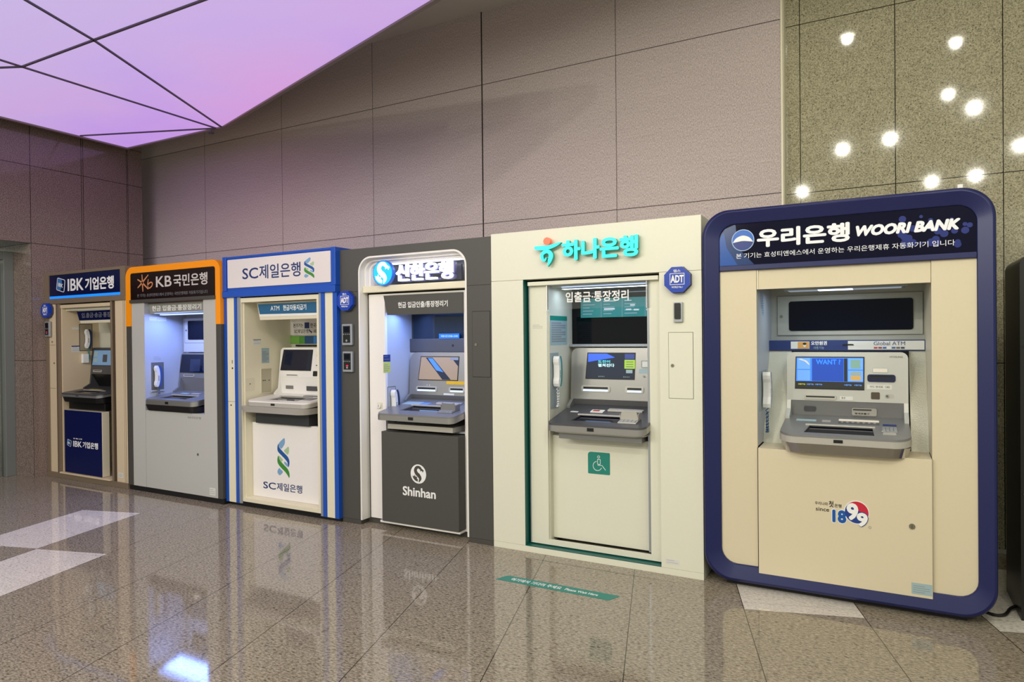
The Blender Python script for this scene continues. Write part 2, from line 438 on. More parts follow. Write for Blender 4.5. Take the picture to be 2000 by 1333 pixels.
# luminous ceiling: stretched film panels between thin ribs
LZ = 3.69
OUT = [(-7.70, 4.77), (-6.04, 4.80), (-1.90, 3.506), (-3.0, -1.6), (-7.70, -1.6)]
lb = thing('luminous_ceiling_panel', 'large glowing lilac and pink faceted light panel hanging at the left above the machines', 'ceiling light', (-5.5, 2.0, LZ))
mb = M()
def inset(poly, d):
    n = len(poly); out = []
    for i in range(n):
        p0, p1, p2 = Vector(poly[i - 1]), Vector(poly[i]), Vector(poly[(i + 1) % n])
        a = (p1 - p0).normalized(); b_ = (p2 - p1).normalized()
        na = Vector((a.y, -a.x)); nb = Vector((b_.y, -b_.x)); q = (na + nb).normalized(); k = d / max(0.2, q.dot(na))
        out.append(tuple(p1 + q * k))
    return out
mb.plate(inset(OUT, 0.03), LZ + 0.012, LZ + 0.03, FILM, axis='xy'); mb.done('glowing_film', lb)
mb = M(); mb.plate(OUT, LZ - 0.004, LZ + 0.09, frame_gr, [inset(OUT, 0.035)], axis='xy'); mb.done('frame', lb)
mb = M(); mb.plate(OUT, LZ + 0.09, LZ + 0.10, charcoal_d, axis='xy'); mb.done('backing_tray', lb)
ribm = mat('rib_grey', '5d5560', 0.5)
V1, V2, B2, A2 = (-5.122, 2.922), (-6.122, 2.915), (-6.07, 4.775), (-7.64, 4.2)
for p, q in ((B2, V1), (V1, V2), (V2, (-6.15, 4.77)), (A2, (-6.16, 4.765)), (V1, (-4.72, 1.9)), (V1, (-3.6, 2.94)), ((-3.6, 2.94), (-2.45, 3.0)), (V2, (-6.10, 1.2)), (V2, (-7.66, 2.2))):
    a, b2 = Vector(p), Vector(q); d = (b2 - a).normalized(); nn = Vector((-d.y, d.x)) * 0.008
    mb = M(); mb.plate([tuple(a + nn), tuple(a - nn), tuple(b2 - nn), tuple(b2 + nn)], LZ, LZ + 0.012, ribm, axis='xy'); mb.done('rib', lb)
mb = M(); mb.cyl((-6.19, 4.74, LZ - 0.045), 0.004, 0.045, steel_d, 'z', 8); mb.cyl((-6.19, 4.74, LZ - 0.05), 0.03, 0.006, steel_d, 'z', 16); mb.done('sprinkler_head', lb)

dlg = None
names = ['nearest the granite wall', 'second out from the granite wall on the right']
for i, (dx, dy) in enumerate(DOWNLIGHTS_AND_FILL):  # one fixture per lamp, the added fill lamps included
    cz_ = 3.68 if dx < -2 and dy < -2 else CEIL_Z - 0.02
    if dlg is None:
        dlg = thing('ceiling_downlight_and_fill', 'round white recessed downlight in the lobby ceiling out of the picture, some of the set added as unseen fill', 'ceiling light', (dx, dy, CEIL_Z - 0.02), 'lobby ceiling downlights')
        mb = M(); mb.cyl((dx, dy, CEIL_Z - 0.012), 0.062, 0.006, lamp_em, 'z', 24); mb.done('diffuser', dlg)
        mb = M(); mb.plate(circ(dx, dy, 0.085), CEIL_Z - 0.02, CEIL_Z - 0.001, white, [circ(dx, dy, 0.064)], axis='xy'); mb.done('ring', dlg)
    else:
        o = dlg.copy(); COL.objects.link(o); o.location = (dx, dy, cz_)
        for ch in list(dlg.children):
            c2 = ch.copy(); COL.objects.link(c2); c2.parent = o

# waiting strip on the floor
mb = M(); mb.plate([(-2.01, 3.456), (-1.975, 3.543), (-1.262, 3.543), (-1.297, 3.456)], 0.0004, 0.0012, teal, axis='xy')
fl = lambda c: Vector((c.x, c.z, 0.0012 + (0.0 - c.y)))
mb.text('여기에서 기다려 주세요', -1.925, -1.60, 3.478, 3.522, 0.0, ink_w, 0.0004, 0.02, fn=fl)
mb.text('Please Wait Here', -1.575, -1.375, 3.484, 3.514, 0.0, ink_w, 0.0004, 0.02, fn=fl)
solo(mb, 'floor_strip_sticker', 'teal strip sticker with white waiting notice stuck on the granite floor', 'floor sticker', (-1.63, 3.5, 0))

# ------------------------------------------------------------------ small shared pieces
def lock(par, x, y, z, r=0.009, name='lock'):
    mb = M(); mb.cyl((x, y - 0.005, z), r, 0.006, lock_m, 'y', 16); mb.box(x - 0.001, x + 0.001, y - 0.0056, y - 0.0049, z - r * 0.6, z + r * 0.6, ink); mb.done(name, par)

def alarm_box(par, x, z, y=0.0, r=0.082):
    mb = M(); mb.plate(circ(x, z, r, n=8, a0=math.pi / 8), y - 0.045, y - 0.001, adt_blue)
    mb.plate(circ(x, z, r * 1.03, n=8, a0=math.pi / 8), y - 0.014, y - 0.0012, charcoal_d)
    o = mb.done('alarm_box', par)
    k = r / 0.082; f = y - 0.045
    mb = M(); q = [(x - 0.042 * k, z - 0.03 * k), (x + 0.045 * k, z - 0.03 * k), (x + 0.045 * k, z + 0.038 * k), (x - 0.042 * k, z + 0.038 * k)]
    ins = [(x - 0.039 * k, z - 0.027 * k), (x + 0.042 * k, z - 0.027 * k), (x + 0.042 * k, z + 0.035 * k), (x - 0.039 * k, z + 0.035 * k)]
    mb.plate(q, f - 0.001, f - 0.0002, ink_w, [ins])
    mb.text('ADT', x - 0.037 * k, x + 0.04 * k, z - 0.018 * k, z + 0.027 * k, f, ink_w, 0.001, 0.045)
    mb.text('캡스', x - 0.02 * k, x + 0.022 * k, z + 0.044 * k, z + 0.06 * k, f, ink_w, 0.001, 0.02)
    mb.text('WORLD No.1', x - 0.032 * k, x + 0.034 * k, z - 0.05 * k, z - 0.038 * k, f, ink_w, 0.001, 0.02)
    mb.done('alarm_lettering', o)
    return o

def keypad(par, x0, x1, z0, z1, red=False, y=0.0):
    mb = M(); mb.box(x0, x1, y - 0.028, y - 0.0005, z0, z1, silver, 0.006)
    o = mb.done('entry_keypad', par)
    W = x1 - x0; H = z1 - z0
    mb = M(); mb.box(x0 + W * .14, x1 - W * .14, y - 0.0295, y - 0.0275, z0 + H * .12, z1 - H * .09, black, 0.0006); mb.done('face_plate', o)
    mb = M(); mb.box(x0 + W * .24, x1 - W * .24, y - 0.0303, y - 0.0292, z0 + H * .62, z1 - H * .14, glass_nv); mb.done('display', o)
    mb = M()
    for i in range(4): mb.cyl((x0 + W * (.22 + .185 * i), y - 0.0305, z0 + H * .52), W * .045, 0.0015, silver, 'y', 10)
    mb.cyl((x0 + W * .5, y - 0.0305, z0 + H * .22), W * .09, 0.0015, silver, 'y', 14); mb.done('buttons', o)
    if red: mb = M(); mb.box(x0 + W * .40, x1 - W * .38, y - 0.0305, y - 0.029, z0 + H * .29, z0 + H * .34, kp_red); mb.done('red_indicator', o)

def notice(par, x0, x1, z0, z1, y, base=sticker_w, rows=4, tint=sticker_g, side=False, head=None, name='notice_sticker'):
    mb = M(); f = (lambda a, b_, c_, d_, dd0, dd1, mm: mb.box(y + dd0, y + dd1, a, b_, c_, d_, mm)) if side else (lambda a, b_, c_, d_, dd0, dd1, mm: mb.box(a, b_, y - dd1, y - dd0, c_, d_, mm))
    f(x0, x1, z0, z1, 0.0002, 0.001, base); W, H = x1 - x0, z1 - z0
    if head: f(x0, x1, z1 - H * 0.16, z1, 0.001, 0.0014, head)
    for i in range(rows):
        zz = z1 - H * (0.24 + 0.68 * i / max(1, rows - 0.3)); f(x0 + W * .08, x0 + W * (0.9 if i % 3 else 0.65), zz - H * .035, zz + H * .015, 0.001, 0.0014, tint)
    return mb.done(name, par)

def handset(x, y0, z0, z1, face, back, label, ybow=0.012, cord=True, cordm=None, cz=0.0, cl=0.1, group=None):
    """telephone handset hanging on a side wall at x (facing +x); its length runs down z"""
    t = thing('telephone_handset', label, 'telephone', (x + 0.02, y0, z0))
    H = z1 - z0
    prof = lambda off, a, b_: [(y0 + a + off * 0, z0 + 0.0)]
    n = 10; outer, inner = [], []
    for k in range(n + 1):
        u = k / n; bow = ybow * math.sin(math.pi * u)
        e_ = 0.010 * (abs(u - .5) * 2) ** 6
        outer.append((y0 + bow + 0.026 - e_, z0 + H * u)); inner.append((y0 + bow * 0.8 - 0.024 - (0.006 if (.08 < u < .25 or .75 < u < .92) else 0) + e_, z0 + H * u))
    mb = M(); mid = [(p[0] - 0.024, p[1]) for p in outer]
    mb.plate(inner + mid[::-1], x + 0.008, x + 0.05, face, axis='yz'); mb.done('handset_shell', t)
    mb = M(); mb.plate([(p[0], p[1]) for p in mid] + outer[::-1], x + 0.008, x + 0.05, back, axis='yz'); mb.done('coloured_back', t)
    mb = M()
    for k in range(5): mb.box(x + 0.05, x + 0.0508, y0 - 0.008, y0 + 0.006, z0 + H * (0.30 + 0.05 * k), z0 + H * (0.325 + 0.05 * k), ink_grey)
    mb.done('earpiece_slots', t)
    if cord:
        pts = []; N = 150; zt = z0 - 0.002; zb = z0 - cl
        for k in range(N + 1):
            u = k / N; a = u * 2 * math.pi * 17; s_ = math.sin(math.pi * u)
            cy = y0 + 0.0 + 0.016 * u + (0.012 if u < .5 else -.012) * s_ ; czz = zt - (cl * s_ if True else 0) - 0.004 + (-0.02 * u)
            pts.append((x + 0.028 + 0.007 * math.cos(a), cy + 0.007 * math.sin(a), czz))
        mb = M(); mb.tube(pts, 0.0026, cordm or back, 6); mb.done('coiled_cord', t)
    return t

def atm(label, xl, xr, fas, tray_top, tray_edge, rec, ztop, zf, zb, ztf, yt=.375, yf=.35, ytf=-.05, ytb=.30, rt=.035, thick=.045, screen=None, z_lip=None, lipm=None, well=None, sensor=True, bump=0.0, deep=0.47, rc=0.06):
    t = thing('cash_machine', label, 'cash machine', ((xl + xr) / 2, 0.2, 0.70))
    lean = lambda c: Vector((c.x, c.y + yf + (yt - yf) * (c.z - zf) / (ztop - zf), c.z))
    mb = M(); mb.plate(rr(xl, xr, zf, ztop, rt, tl=rt, tr=rt, br=0, bl=0), 0, 0.03, fas, fn=lean)
    mb.done('fascia', t)
    mb = M()
    mb.plate(rr(xl + .006, xr - .006, zf - 0.001, ztop - .006, rt, br=0, bl=0), 0.03, deep - yf - 0.03, black, fn=lean)
    mb.box(xl + 0.01, xr - 0.01, 0.42, deep - 0.005, zb - 0.02, zf - .002, black)
    mb.done('housing', t)
    # recess under the fascia
    mb = M(); mb.plate([(yf + 0.002, zf), (yf + 0.03, zf), (0.42, zb + .01), (0.42, zb - 0.03), (0.385, zb - 0.02), (0.385, zb + .006)], xl + 0.022, xr - 0.022, rec, axis='yz', fn=None)
    mb.done('recess_panel', t)
    for a, b_ in ((xl, xl + 0.022), (xr - 0.022, xr)):
        mb = M(); mb.plate([(yf, zf), (yf + 0.06, zf), (0.42, zb - .03), (ytb - .02, zb - .03), (ytb - .02, zb + .01), (yf - .012, zb + .05)], a, b_, fas, axis='yz'); mb.done('side_cheek', t)
    # tray: top frame with an opening, slab below
    sl = lambda c: Vector((c.x, c.y, c.z + (zb - ztf) * (c.y - ytf) / (ytb - ytf)))
    out = rr(xl, xr, ytf, 0.40, rc, n=10, tl=0, tr=0)
    wx0, wx1, wy0, wy1 = well
    mb = M(); mb.plate(out, ztf - .012, ztf, tray_top, [[(wx0, wy0), (wx1, wy0), (wx1 - .01, wy1), (wx0 + .02, wy1)]], axis='xy', fn=sl)
    tr_ = mb.done('tray', t)
    mb = M(); mb.plate(rr(xl - .002, xr + .002, ytf - .004, 0.40, rc, n=10, tl=0, tr=0), ztf - thick, ztf - .0121, tray_edge, axis='xy', fn=sl); mb.done('tray_edge', t)
    mb = M(); mb.box(wx0 - .004, wx1 + .004, wy1 - .012, wy1 + .004, ztf - .002, ztf + .006, steel_l, 0.002); mb.map(sl); mb.done('cash_cover_rim', tr_)
    mb = M(); mb.box(wx0 + .002, wx1 - .002, wy0 + .001, wy1 - .002, ztf - .0118, ztf - .0085, glass_nv); mb.map(sl); mb.done('cash_cover', tr_)
    if sensor:
        cx = (xl + xr) / 2 - .02; mb = M(); mb.box(cx - .022, cx + .022, ytf - .0075, ytf - .0035, ztf - thick + .012, ztf - .016, black, 0.001); mb.done('sensor_window', t)
    if z_lip is not None:
        zt2 = ztf - thick - .002
        mb = M(); mb.plate(rr(xl - bump, xr + bump * .3, ytf - bump, 0.33, rc + .02, n=10, tl=0, tr=0), z_lip, zt2, lipm, axis='xy', fn=lambda c: Vector((c.x + (0.012 * (c.x < (xl + xr) / 2) - 0.012 * (c.x > (xl + xr) / 2)) * (c.z < z_lip + .002), c.y + (0.014 if c.z < z_lip + .002 and c.y < 0.3 else 0), c.z)))
        mb.done('bumper', t)
    return t, lean, sl, tr_

def slot(t, lean, x0, x1, z0, z1, m=steel_l, name='card_slot', inner=black, glow=None):
    H = z1 - z0
    mb = M(); mb.plate(rr(x0, x1, z0, z1, H * .3), -0.006, 0.001, m, [rr(x0 + H * .35, x1 - H * .35, z0 + H * .45, z1 - H * .22, H * .05)], fn=lean)
    o = mb.done(name, t); mb = M(); mb.plate(rr(x0 + H * .3, x1 - H * .3, z0 + H * .40, z1 - H * .18, 0.001), -0.0012, -0.0003, inner, fn=lean); mb.done('slot_opening', o)
    if glow:
        mb = M(); mb.plate(rr(x0 + H * .35, x1 - H * .35, z0 + H * .12, z0 + H * .36, H * .08), -0.0072, -0.0062, glow, fn=lean); mb.done('slot_light', o)
    return o

def screen(t, lean, x0, x1, z0, z1, bez=black, disp='1d2c6a', em=0.25, dx=0.0):
    mb = M(); mb.plate([(x0 - dx, z0), (x1 - dx * .4, z0), (x1, z1), (x0, z1)], -0.003, 0.001, bez, fn=lean); o = mb.done('screen', t)
    q = 0.006
    mb = M(); mb.plate([(x0 - dx + q, z0 + q), (x1 - dx * .4 - q, z0 + q), (x1 - q, z1 - q), (x0 + q, z1 - q)], -0.0038, -0.003, mat('display_' + disp, disp, 0.08, emit=em), fn=lean); d = mb.done('display', o)
    return o, d

def pinpad(tr_, sl, x0, x1, y0, y1, zt, cover=True, m=steel_l, shield=None):
    mb = M(); mb.box(x0, x1, y0, y1, zt, zt + .008, m, .002); mb.map(sl); o = mb.done('key_pad', tr_)
    mb = M()
    for i in range(4):
        for j in range(4):
            W = (x1 - x0 - .016) / 4; D = (y1 - y0 - .016) / 4
            mb.box(x0 + .008 + W * i + .0015, x0 + .008 + W * (i + 1) - .0015, y0 + .008 + D * j + .0015, y0 + .008 + D * (j + 1) - .0015, zt + .008, zt + .012, silver)
    mb.map(sl); mb.done('keys', o)
    if cover:
        mb = M(); mb.plate([(x0, zt + .008), (x0 + .012, zt + .065), (x0 + .03, zt + .058), (x1 - .03, zt + .058), (x1 - .012, zt + .065), (x1, zt + .008)], y0 + (y1 - y0) * .45, y0 + (y1 - y0) * .45 + .004, shield or m)
        for xa in (x0, x1 - .003): mb.box(xa, xa + .003, y0 + (y1 - y0) * .45, y1, zt + .008, zt + .045, shield or m)
        mb.map(sl); mb.done('privacy_shield', o)

def sc_ribbon(mb, cx, cz, k, y):
    """double ribbon emblem; k = metres per source unit"""
    P = lambda pts: crc([(cx + (u - 587) * k[0], cz - (v - 702) * k[1]) for u, v in pts], 3)
    LBc, DB, LG, GR = mat('ribbon_light_blue', '7ba6cf', .5), mat('ribbon_blue', '14539c', .5), mat('ribbon_pale_green', 'a7c59a', .5), mat('ribbon_green', '3c8a35', .5)
    for pts, m_, d in (([(598, 530), (610, 545), (608, 572), (596, 592), (560, 625), (532, 606), (524, 586), (545, 564)], LBc, 0),
                    ([(655, 600), (664, 622), (661, 650), (648, 670), (630, 665), (597, 640), (620, 622)], LG, 0),
                    ([(530, 690), (560, 705), (580, 722), (560, 738), (545, 732), (528, 712)], LG, 0),
                    ([(604, 735), (640, 752), (655, 775), (648, 780), (620, 768), (598, 750)], LBc, 0),
                    ([(528, 798), (550, 808), (578, 827), (555, 850), (535, 860), (515, 850), (504, 828)], LBc, 0),
                    ([(524, 584), (511, 602), (507, 632), (518, 655), (560, 682), (605, 710), (640, 738), (654, 776), (665, 760), (668, 728), (658, 704), (635, 682), (590, 655), (545, 625), (528, 606)], DB, .0005),
                    ([(524, 688), (509, 705), (506, 740), (520, 765), (560, 795), (610, 825), (645, 855), (662, 873), (668, 850), (660, 818), (635, 790), (590, 762), (545, 732), (528, 712)], GR, .0005)):
        mb.plate(P(pts), y - .0008 - d, y - .0001 - d, m_)

# ================================================================== BOOTH 1: beige booth with navy sign (leftmost)
OX, OY = -7.85, 3.93
W_ = 1.437
t = thing('atm_booth', 'beige and bronze bank machine booth with navy sign, leftmost in the row against granite wall', 'atm booth', (W_ / 2, 0, 0), 'bank machine booths along the wall')
mb = M()
mb.box(0, .06, 0, .9, .055, 1.845, bronze, .003); mb.box(.06, .178, .006, .9, .055, 1.845, beige, .002)
mb.box(.178, .215, .012, .3, .055, 1.845, bronze_d); mb.box(.215, .262, 0, .3, .055, 1.845, bronze, .003)
mb.done('left_post', t)
mb = M()
mb.box(1.172, 1.196, 0, .3, .055, 1.845, bronze, .003); mb.box(1.196, 1.245, .012, .3, .055, 1.845, bronze_d)
mb.box(1.245, 1.372, .006, .9, .055, 1.845, beige, .002); mb.box(1.372, 1.386, .014, .9, .055, 1.845, bronze_d); mb.box(1.386, 1.400, .004, .9, .055, 1.845, beige); mb.box(1.400, 1.410, .014, .9, .055, 1.845, bronze_d); mb.box(1.410, W_, .004, .9, .055, 1.845, beige, .002)
mb.done('right_post', t)
mb = M(); mb.box(0, W_, -.004, .9, 0, .055, bronze, .003); mb.done('base', t)
mb = M(); mb.box(0, W_, -.008, .9, 1.845, 1.884, bronze, .003)
mb.plate([(0, 1.884), (W_, 1.884), (W_, 2.178), (0, 2.178)], -.004, .05, bronze, [[(.08, 1.9), (1.352, 1.9), (1.352, 2.15), (.08, 2.15)]])
mb.box(.0, W_, .05, .9, 1.884, 2.178, bronze); mb.done('header', t)
mb = M(); mb.box(.08, 1.352, .004, .03, 1.927, 2.15, navy); sp = mb.done('sign_panel', t)
mb = M(); mb.box(.08, 1.352, .004, .03, 1.9, 1.9265, mat('glow_blue', '1480ff', .4, emit=1.1)); mb.done('blue_light_strip', sp)
def ibk_logo(mb, x0, x1, z0, z1, y):
    W, H = x1 - x0, z1 - z0; f = lambda c: Vector((x0 + c.x * W, c.y, z0 + (c.z * .88 + .10 - c.x * .10) * H + .0)) if False else Vector((x0 + (c.x * .86 + c.z * .14) * W, c.y, z0 + (c.z * .8 + .20 * (1 - c.x)) * H))
    mb.plate(rr(0, 1, 0, 1, .14), y - .0008, y - .0001, ink_w, fn=f)
    mb.plate(rr(.06, .94, .05, .95, .1), y - .0013, y - .0008, mat('logo_blue', '3a78b8', .4), fn=f)
    mb.plate([(.5, .06), (.88, .06), (.93, .12), (.93, .88), (.88, .94), (.55, .94), (.64, .72), (.68, .5), (.62, .25)], y - .0018, y - .0013, navy, fn=f)
    mb.text('IBK', .2, .8, .33, .62, y - .0018, ink_w, .0006, .02, fn=f)
mb = M(); ibk_logo(mb, .208, .383, 1.96, 2.125, .004); mb.done('emblem', sp)
mb = M(); mb.text('IBK', .428, .715, 1.972, 2.098, .004, ink_w, .002, .018); mb.text('기업은행', .745, 1.238, 1.966, 2.094, .004, ink_w, .002, .03); mb.done('sign_lettering', sp)
mb = M(); mb.box(.262, 1.172, .012, .06, 1.797, 1.832, beige, .002); mb.box(.262, 1.172, .02, .9, 1.833, 1.8449, gap); mb.done('lintel', t)
mb = M(); mb.box(.262, .280, .02, .40, .055, 1.797, beige); mb.box(1.172, 1.19, .31, .40, .055, 1.797, beige)
mb.box(.262, 1.19, .40, .42, .055, 1.797, cream_in); mb.box(.28, 1.172, .06, .40, 1.77, 1.796, cream_in)
mb.done('inner_lining', t)
mb = M(); mb.plate([(.48, 1.768), (1.17, 1.768), (1.17, 1.635), (.53, 1.635)], .07, .12, cream); o = mb.done('inner_sign', t)
mb = M(); mb.plate([(.47, 1.762), (1.168, 1.762), (1.168, 1.664), (.515, 1.664)], .066, .0698, navy); o2 = mb.done('sign_face', o)
mb = M(); mb.text('입.출금·송금·통장정리', .56, 1.20, 1.690, 1.742, .066, ink_grey, .0008, .01); mb.done('sign_lettering', o)
mb = M(); mb.box(.34, 1.01, .0, .075, .075, .73, cream, .003); mb.box(.342, 1.008, -.003, -.0002, .077, .728, navy_box); bx = mb.done('lower_box', t)
mb = M(); ibk_logo(mb, .385, .468, .345, .425, -.003); mb.done('emblem', bx)
mb = M(); mb.text('IBK', .50, .655, .352, .412, -.003, ink_w, .0008, .02); mb.text('기업은행', .672, .943, .350, .415, -.003, ink_w, .0008, .03); mb.text('참! 좋은 은행', .503, .66, .430, .443, -.003, ink_w, .0008, .01); mb.done('box_lettering', bx)
mb = M(); mb.box(.27, 1.165, -.02, .38, .056, .072, beige, .002); mb.done('shelf_ledge', t)
lock(t, .118, .006, 1.443); lock(t, .15, .006, 1.216)
mb = M()
for z in (1.409, .947): mb.box(.062, .176, .0045, .0062, z - .0012, z + .0012, bronze_d)
mb.done('post_seam', t)
alarm_box(t, .077, 1.778); keypad(t, .033, .118, 1.497, 1.662, True)
notice(t, 1.272, 1.345, .10, .146, .006)
notice(t, .12, .19, 1.575, 1.597, .28, side=True, rows=1); notice(t, .11, .20, 1.33, 1.40, .28, side=True, rows=3, head=ink_navy)
mb = M(); mb.plate(rr(.19, .33, 1.34, 1.635, .004), .2795, .2812, bronze_d, [rr(.197, .323, 1.347, 1.628, .002)], axis='yz'); mb.box(.2805, .282, .197, .323, 1.347, 1.628, mat('niche_tan', '9a8f78', .5)); mb.done('phone_niche', t)
mb = M(); mb.box(.282, .32, .205, .27, 1.21, 1.31, whitep, .006); mb.done('phone_cradle', t)
handset(.283, .262, 1.37, 1.575, corr, ph_navy, 'white and navy handset in the niche of the leftmost beige booth', cordm=ph_green, cl=.1)
a, lean, sl, tr = atm('dark graphite cash machine inside the leftmost beige booth', .285, 1.0, steel_d, steel_d, steel_g, black, 1.375, 1.09, .935, .905, yt=.325, yf=.30, ytf=-.02, ytb=.24, thick=.035, well=(.42, .80, .04, .16), z_lip=.815, lipm=black, deep=.39)
screen(a, lean, .325, .84, 1.18, 1.352, disp='6f93b8', em=.35, dx=.02)
mb = M(); mb.plate(rr(.33, .40, 1.215, 1.26, .004), -.0045, -.0038, sticker_b, fn=lean); mb.plate(rr(.33, .40, 1.275, 1.33, .004), -.0045, -.0038, sticker_b, fn=lean); mb.plate(rr(.50, .58, 1.22, 1.30, .002), -.0045, -.0038, steel_d, fn=lean); mb.done('display_pictures', a)
slot(a, lean, .34, .50, 1.11, 1.135)
mb = M(); mb.box(.33, .98, .05, .38, .735, .81, black, .004); mb.done('mount_box', a)
mb = M(); mb.box(.45, .66, .17, .22, .9055, .9065, mat('yellow_label', 'c9bd6a', .5)); mb.map(sl); mb.done('tray_label', tr)

# ================================================================== BOOTH 2: grey booth with orange arch
OX, OY = -6.41, 3.93
W_ = 1.372
t = thing('atm_booth', 'light grey bank machine booth with orange arched frame and brown sign, second from left', 'atm booth', (W_ / 2, 0, 0), 'bank machine booths along the wall')
def arch(x0, x1, z0, z1, th, thr, r, ri, tt):
    """upside-down U outline"""
    o = rr(x0, x1, z0, z1, r, bl=0, br=0); o = [p for p in o]
    i = rr(x0 + th, x1 - thr, z0, z1 - tt, ri, bl=0, br=0)
    # o: TR arc, TL arc, (x0,z0), (x1,z0)
    return o[:-1] + [] , i
def u_outline(x0, x1, z0, z1, tl, tr_, tt, r, ri, n=8):
    pts = [(x0, z0)]
    for k in range(n + 1): a_ = math.pi - math.pi / 2 * k / n; pts.append((x0 + r + r * math.cos(a_), z1 - r + r * math.sin(a_)))
    for k in range(n + 1): a_ = math.pi / 2 - math.pi / 2 * k / n; pts.append((x1 - r + r * math.cos(a_), z1 - r + r * math.sin(a_)))
    pts += [(x1, z0), (x1 - tr_, z0)]
    for k in range(n + 1): a_ = math.pi / 2 * k / n; pts.append((x1 - tr_ - ri + ri * math.cos(a_), z1 - tt - ri + ri * math.sin(a_)))
    for k in range(n + 1): a_ = math.pi / 2 + math.pi / 2 * k / n; pts.append((x0 + tl + ri + ri * math.cos(a_), z1 - tt - ri + ri * math.sin(a_)))
    pts.append((x0 + tl, z0)); return pts
mb = M(); mb.plate(u_outline(0.004, W_, 1.586, 2.156, .08, .062, .06, .10, .025), -.006, .9, orange); mb.done('orange_arch', t)
mb = M(); mb.box(.004, .084, -.004, .9, .05, 1.5858, charcoal_d, .002); mb.box(W_ - .062, W_, -.004, .9, .05, 1.5858, charcoal_d, .002); mb.done('side_strip', t)
mb = M(); mb.box(.004, W_, .012, .9, 0, .05, blackrub); mb.done('base', t)
mb = M(); mb.plate(rr(.086, W_ - .064, 1.84, 2.094, .02, bl=0, br=0), -.008, .04, kbsign); sp = mb.done('sign_panel', t)
mb = M(); mb.box(.082, W_ - .058, -.022, .04, 1.808, 1.839, charcoal_d, .005); mb.done('sign_lip', sp)
mb = M(); kbo = mat('copper_print', 'd08a5c', .45)
S = lambda u, v: (.194 + (u - 178) / 170 * .242, 2.078 - (v - 208) / 180 * .168)
for pts, wd in (([(232, 210), (236, 300), (240, 385)], .016), ([(183, 256), (240, 300), (297, 362)], .016), ([(300, 218), (236, 290), (183, 343)], .016), ([(300, 262), (292, 320), (297, 350)], .014)):
    mb.ribbon([S(*p) for p in pts], [wd * .6, wd, wd * .6], -.0095, -.0082, kbo)
mb.ribbon([S(*p) for p in [(290, 330), (308, 305), (330, 295), (343, 310), (335, 335), (312, 352), (297, 350)]], .012, -.0095, -.0082, kbo)
mb.done('emblem', sp)
kbw = mat('pale_print', 'cfc8c4', .45)
mb = M(); mb.text('KB', .483, .712, 1.946, 2.046, -.008, kbw, .0015, .012); mb.text('국민은행', .74, 1.212, 1.94, 2.05, -.008, kbw, .0015, .018)
mb.text('본 기기는 효성티앤에스에서 운영하는 국민은행제휴 자동화기기입니다', .192, 1.212, 1.862, 1.893, -.008, ink_grey, .0008, 0.0); mb.done('sign_lettering', sp)
mb = M(); mb.box(.086, .282, 0, .9, .05, 1.808, grey_l); mb.done('left_panel', t)
mb = M(); mb.box(1.138, W_ - .064, 0, .9, .05, 1.808, grey_l); mb.done('right_panel', t)
mb = M(); mb.box(.284, 1.136, .002, .03, .05, .784, grey_l); mb.box(.284, 1.136, .03, .42, .765, .784, kb_in); ld = mb.done('lower_door', t)
lock(ld, 1.04, .002, .418, .011)
mb = M(); mb.text('KB국민은행', .905, 1.085, .735, .757, .002, ink_grey, .0008, .0); mb.done('door_lettering', ld)
notice(t, 1.195, 1.272, .07, .135, .0, rows=3)
mb = M(); mb.box(.270, .284, .001, .42, .784, 1.80, kb_in); mb.box(1.138, 1.145, .03, .42, .784, 1.80, kb_in); mb.box(.27, 1.145, .44, .46, .784, 1.80, kb_in); mb.box(.284, 1.138, .10, .44, 1.70, 1.80, kb_in)
mb.plate([(.318, 1.33), (1.12, 1.33), (1.12, 1.662), (.322, 1.662)], .385, .44, kb_in); mb.done('inner_lining', t)
mb = M(); mb.plate([(.26, 1.802), (1.138, 1.802), (1.138, 1.705), (.315, 1.70)], .045, .095, mat('grey_sign_strip', '8f8f8b', .45)); o = mb.done('inner_sign', t)
mb = M(); mb.text('현금 입출금·통장정리기', .337, 1.052, 1.725, 1.778, .045, ink_w, .001, .02); mb.done('sign_lettering', o)
mb = M(); mb.box(.34, 1.10, .12, .18, 1.69, 1.6995, led_white); mb.done('interior_light', t)
light('interior_lamp', 'AREA', (OX + .72, OY + .15, 1.685), 15.0, (.20, .34, 1.0), .7, size_y=.24, rot=(math.radians(-12), 0, 0))
mb = M(); mb.plate(rr(.39, 1.0, 1.452, 1.638, .012), .381, .3848, glass_nv); mb.plate(rr(.335, 1.06, 1.418, 1.665, .004), .3835, .3849, steel_g, [rr(.338, 1.057, 1.421, 1.662, .003)]); o = mb.done('window_hatch', t); lock(o, .362, .384, 1.545, .008)
notice(t, .05, .13, 1.64, 1.675, .284, side=True, rows=2); notice(t, .135, .225, 1.635, 1.675, .284, side=True, rows=2); notice(t, .085, .17, 1.25, 1.30, .284, side=True, rows=3, base=kb_in)
mb = M(); mb.plate(rr(.062, .19, .97, 1.235, .004), .2845, .2865, mat('niche_grey', '6b6b68', .5), axis='yz'); mb.box(.2845, .30, .055, .19, .955, .969, kb_in, .002); mb.done('phone_niche', t)
handset(.288, .105, 1.0, 1.205, corr, ph_blue, 'white and blue handset in the niche of the orange-arched grey booth', cordm=mat('cord_grey', '6f7784', .5), cl=.05)
a, lean, sl, tr = atm('grey cash machine with black bumper inside the orange-arched grey booth', .29, 1.03, steel_g, steel_g, steel, steel_g, 1.32, 1.075, .935, .895, ytf=-.02, thick=.05, well=(.43, .82, .04, .18), z_lip=.79, lipm=black, bump=.012)
screen(a, lean, .31, .80, 1.125, 1.305, disp='0b1228', em=.02, dx=.015)
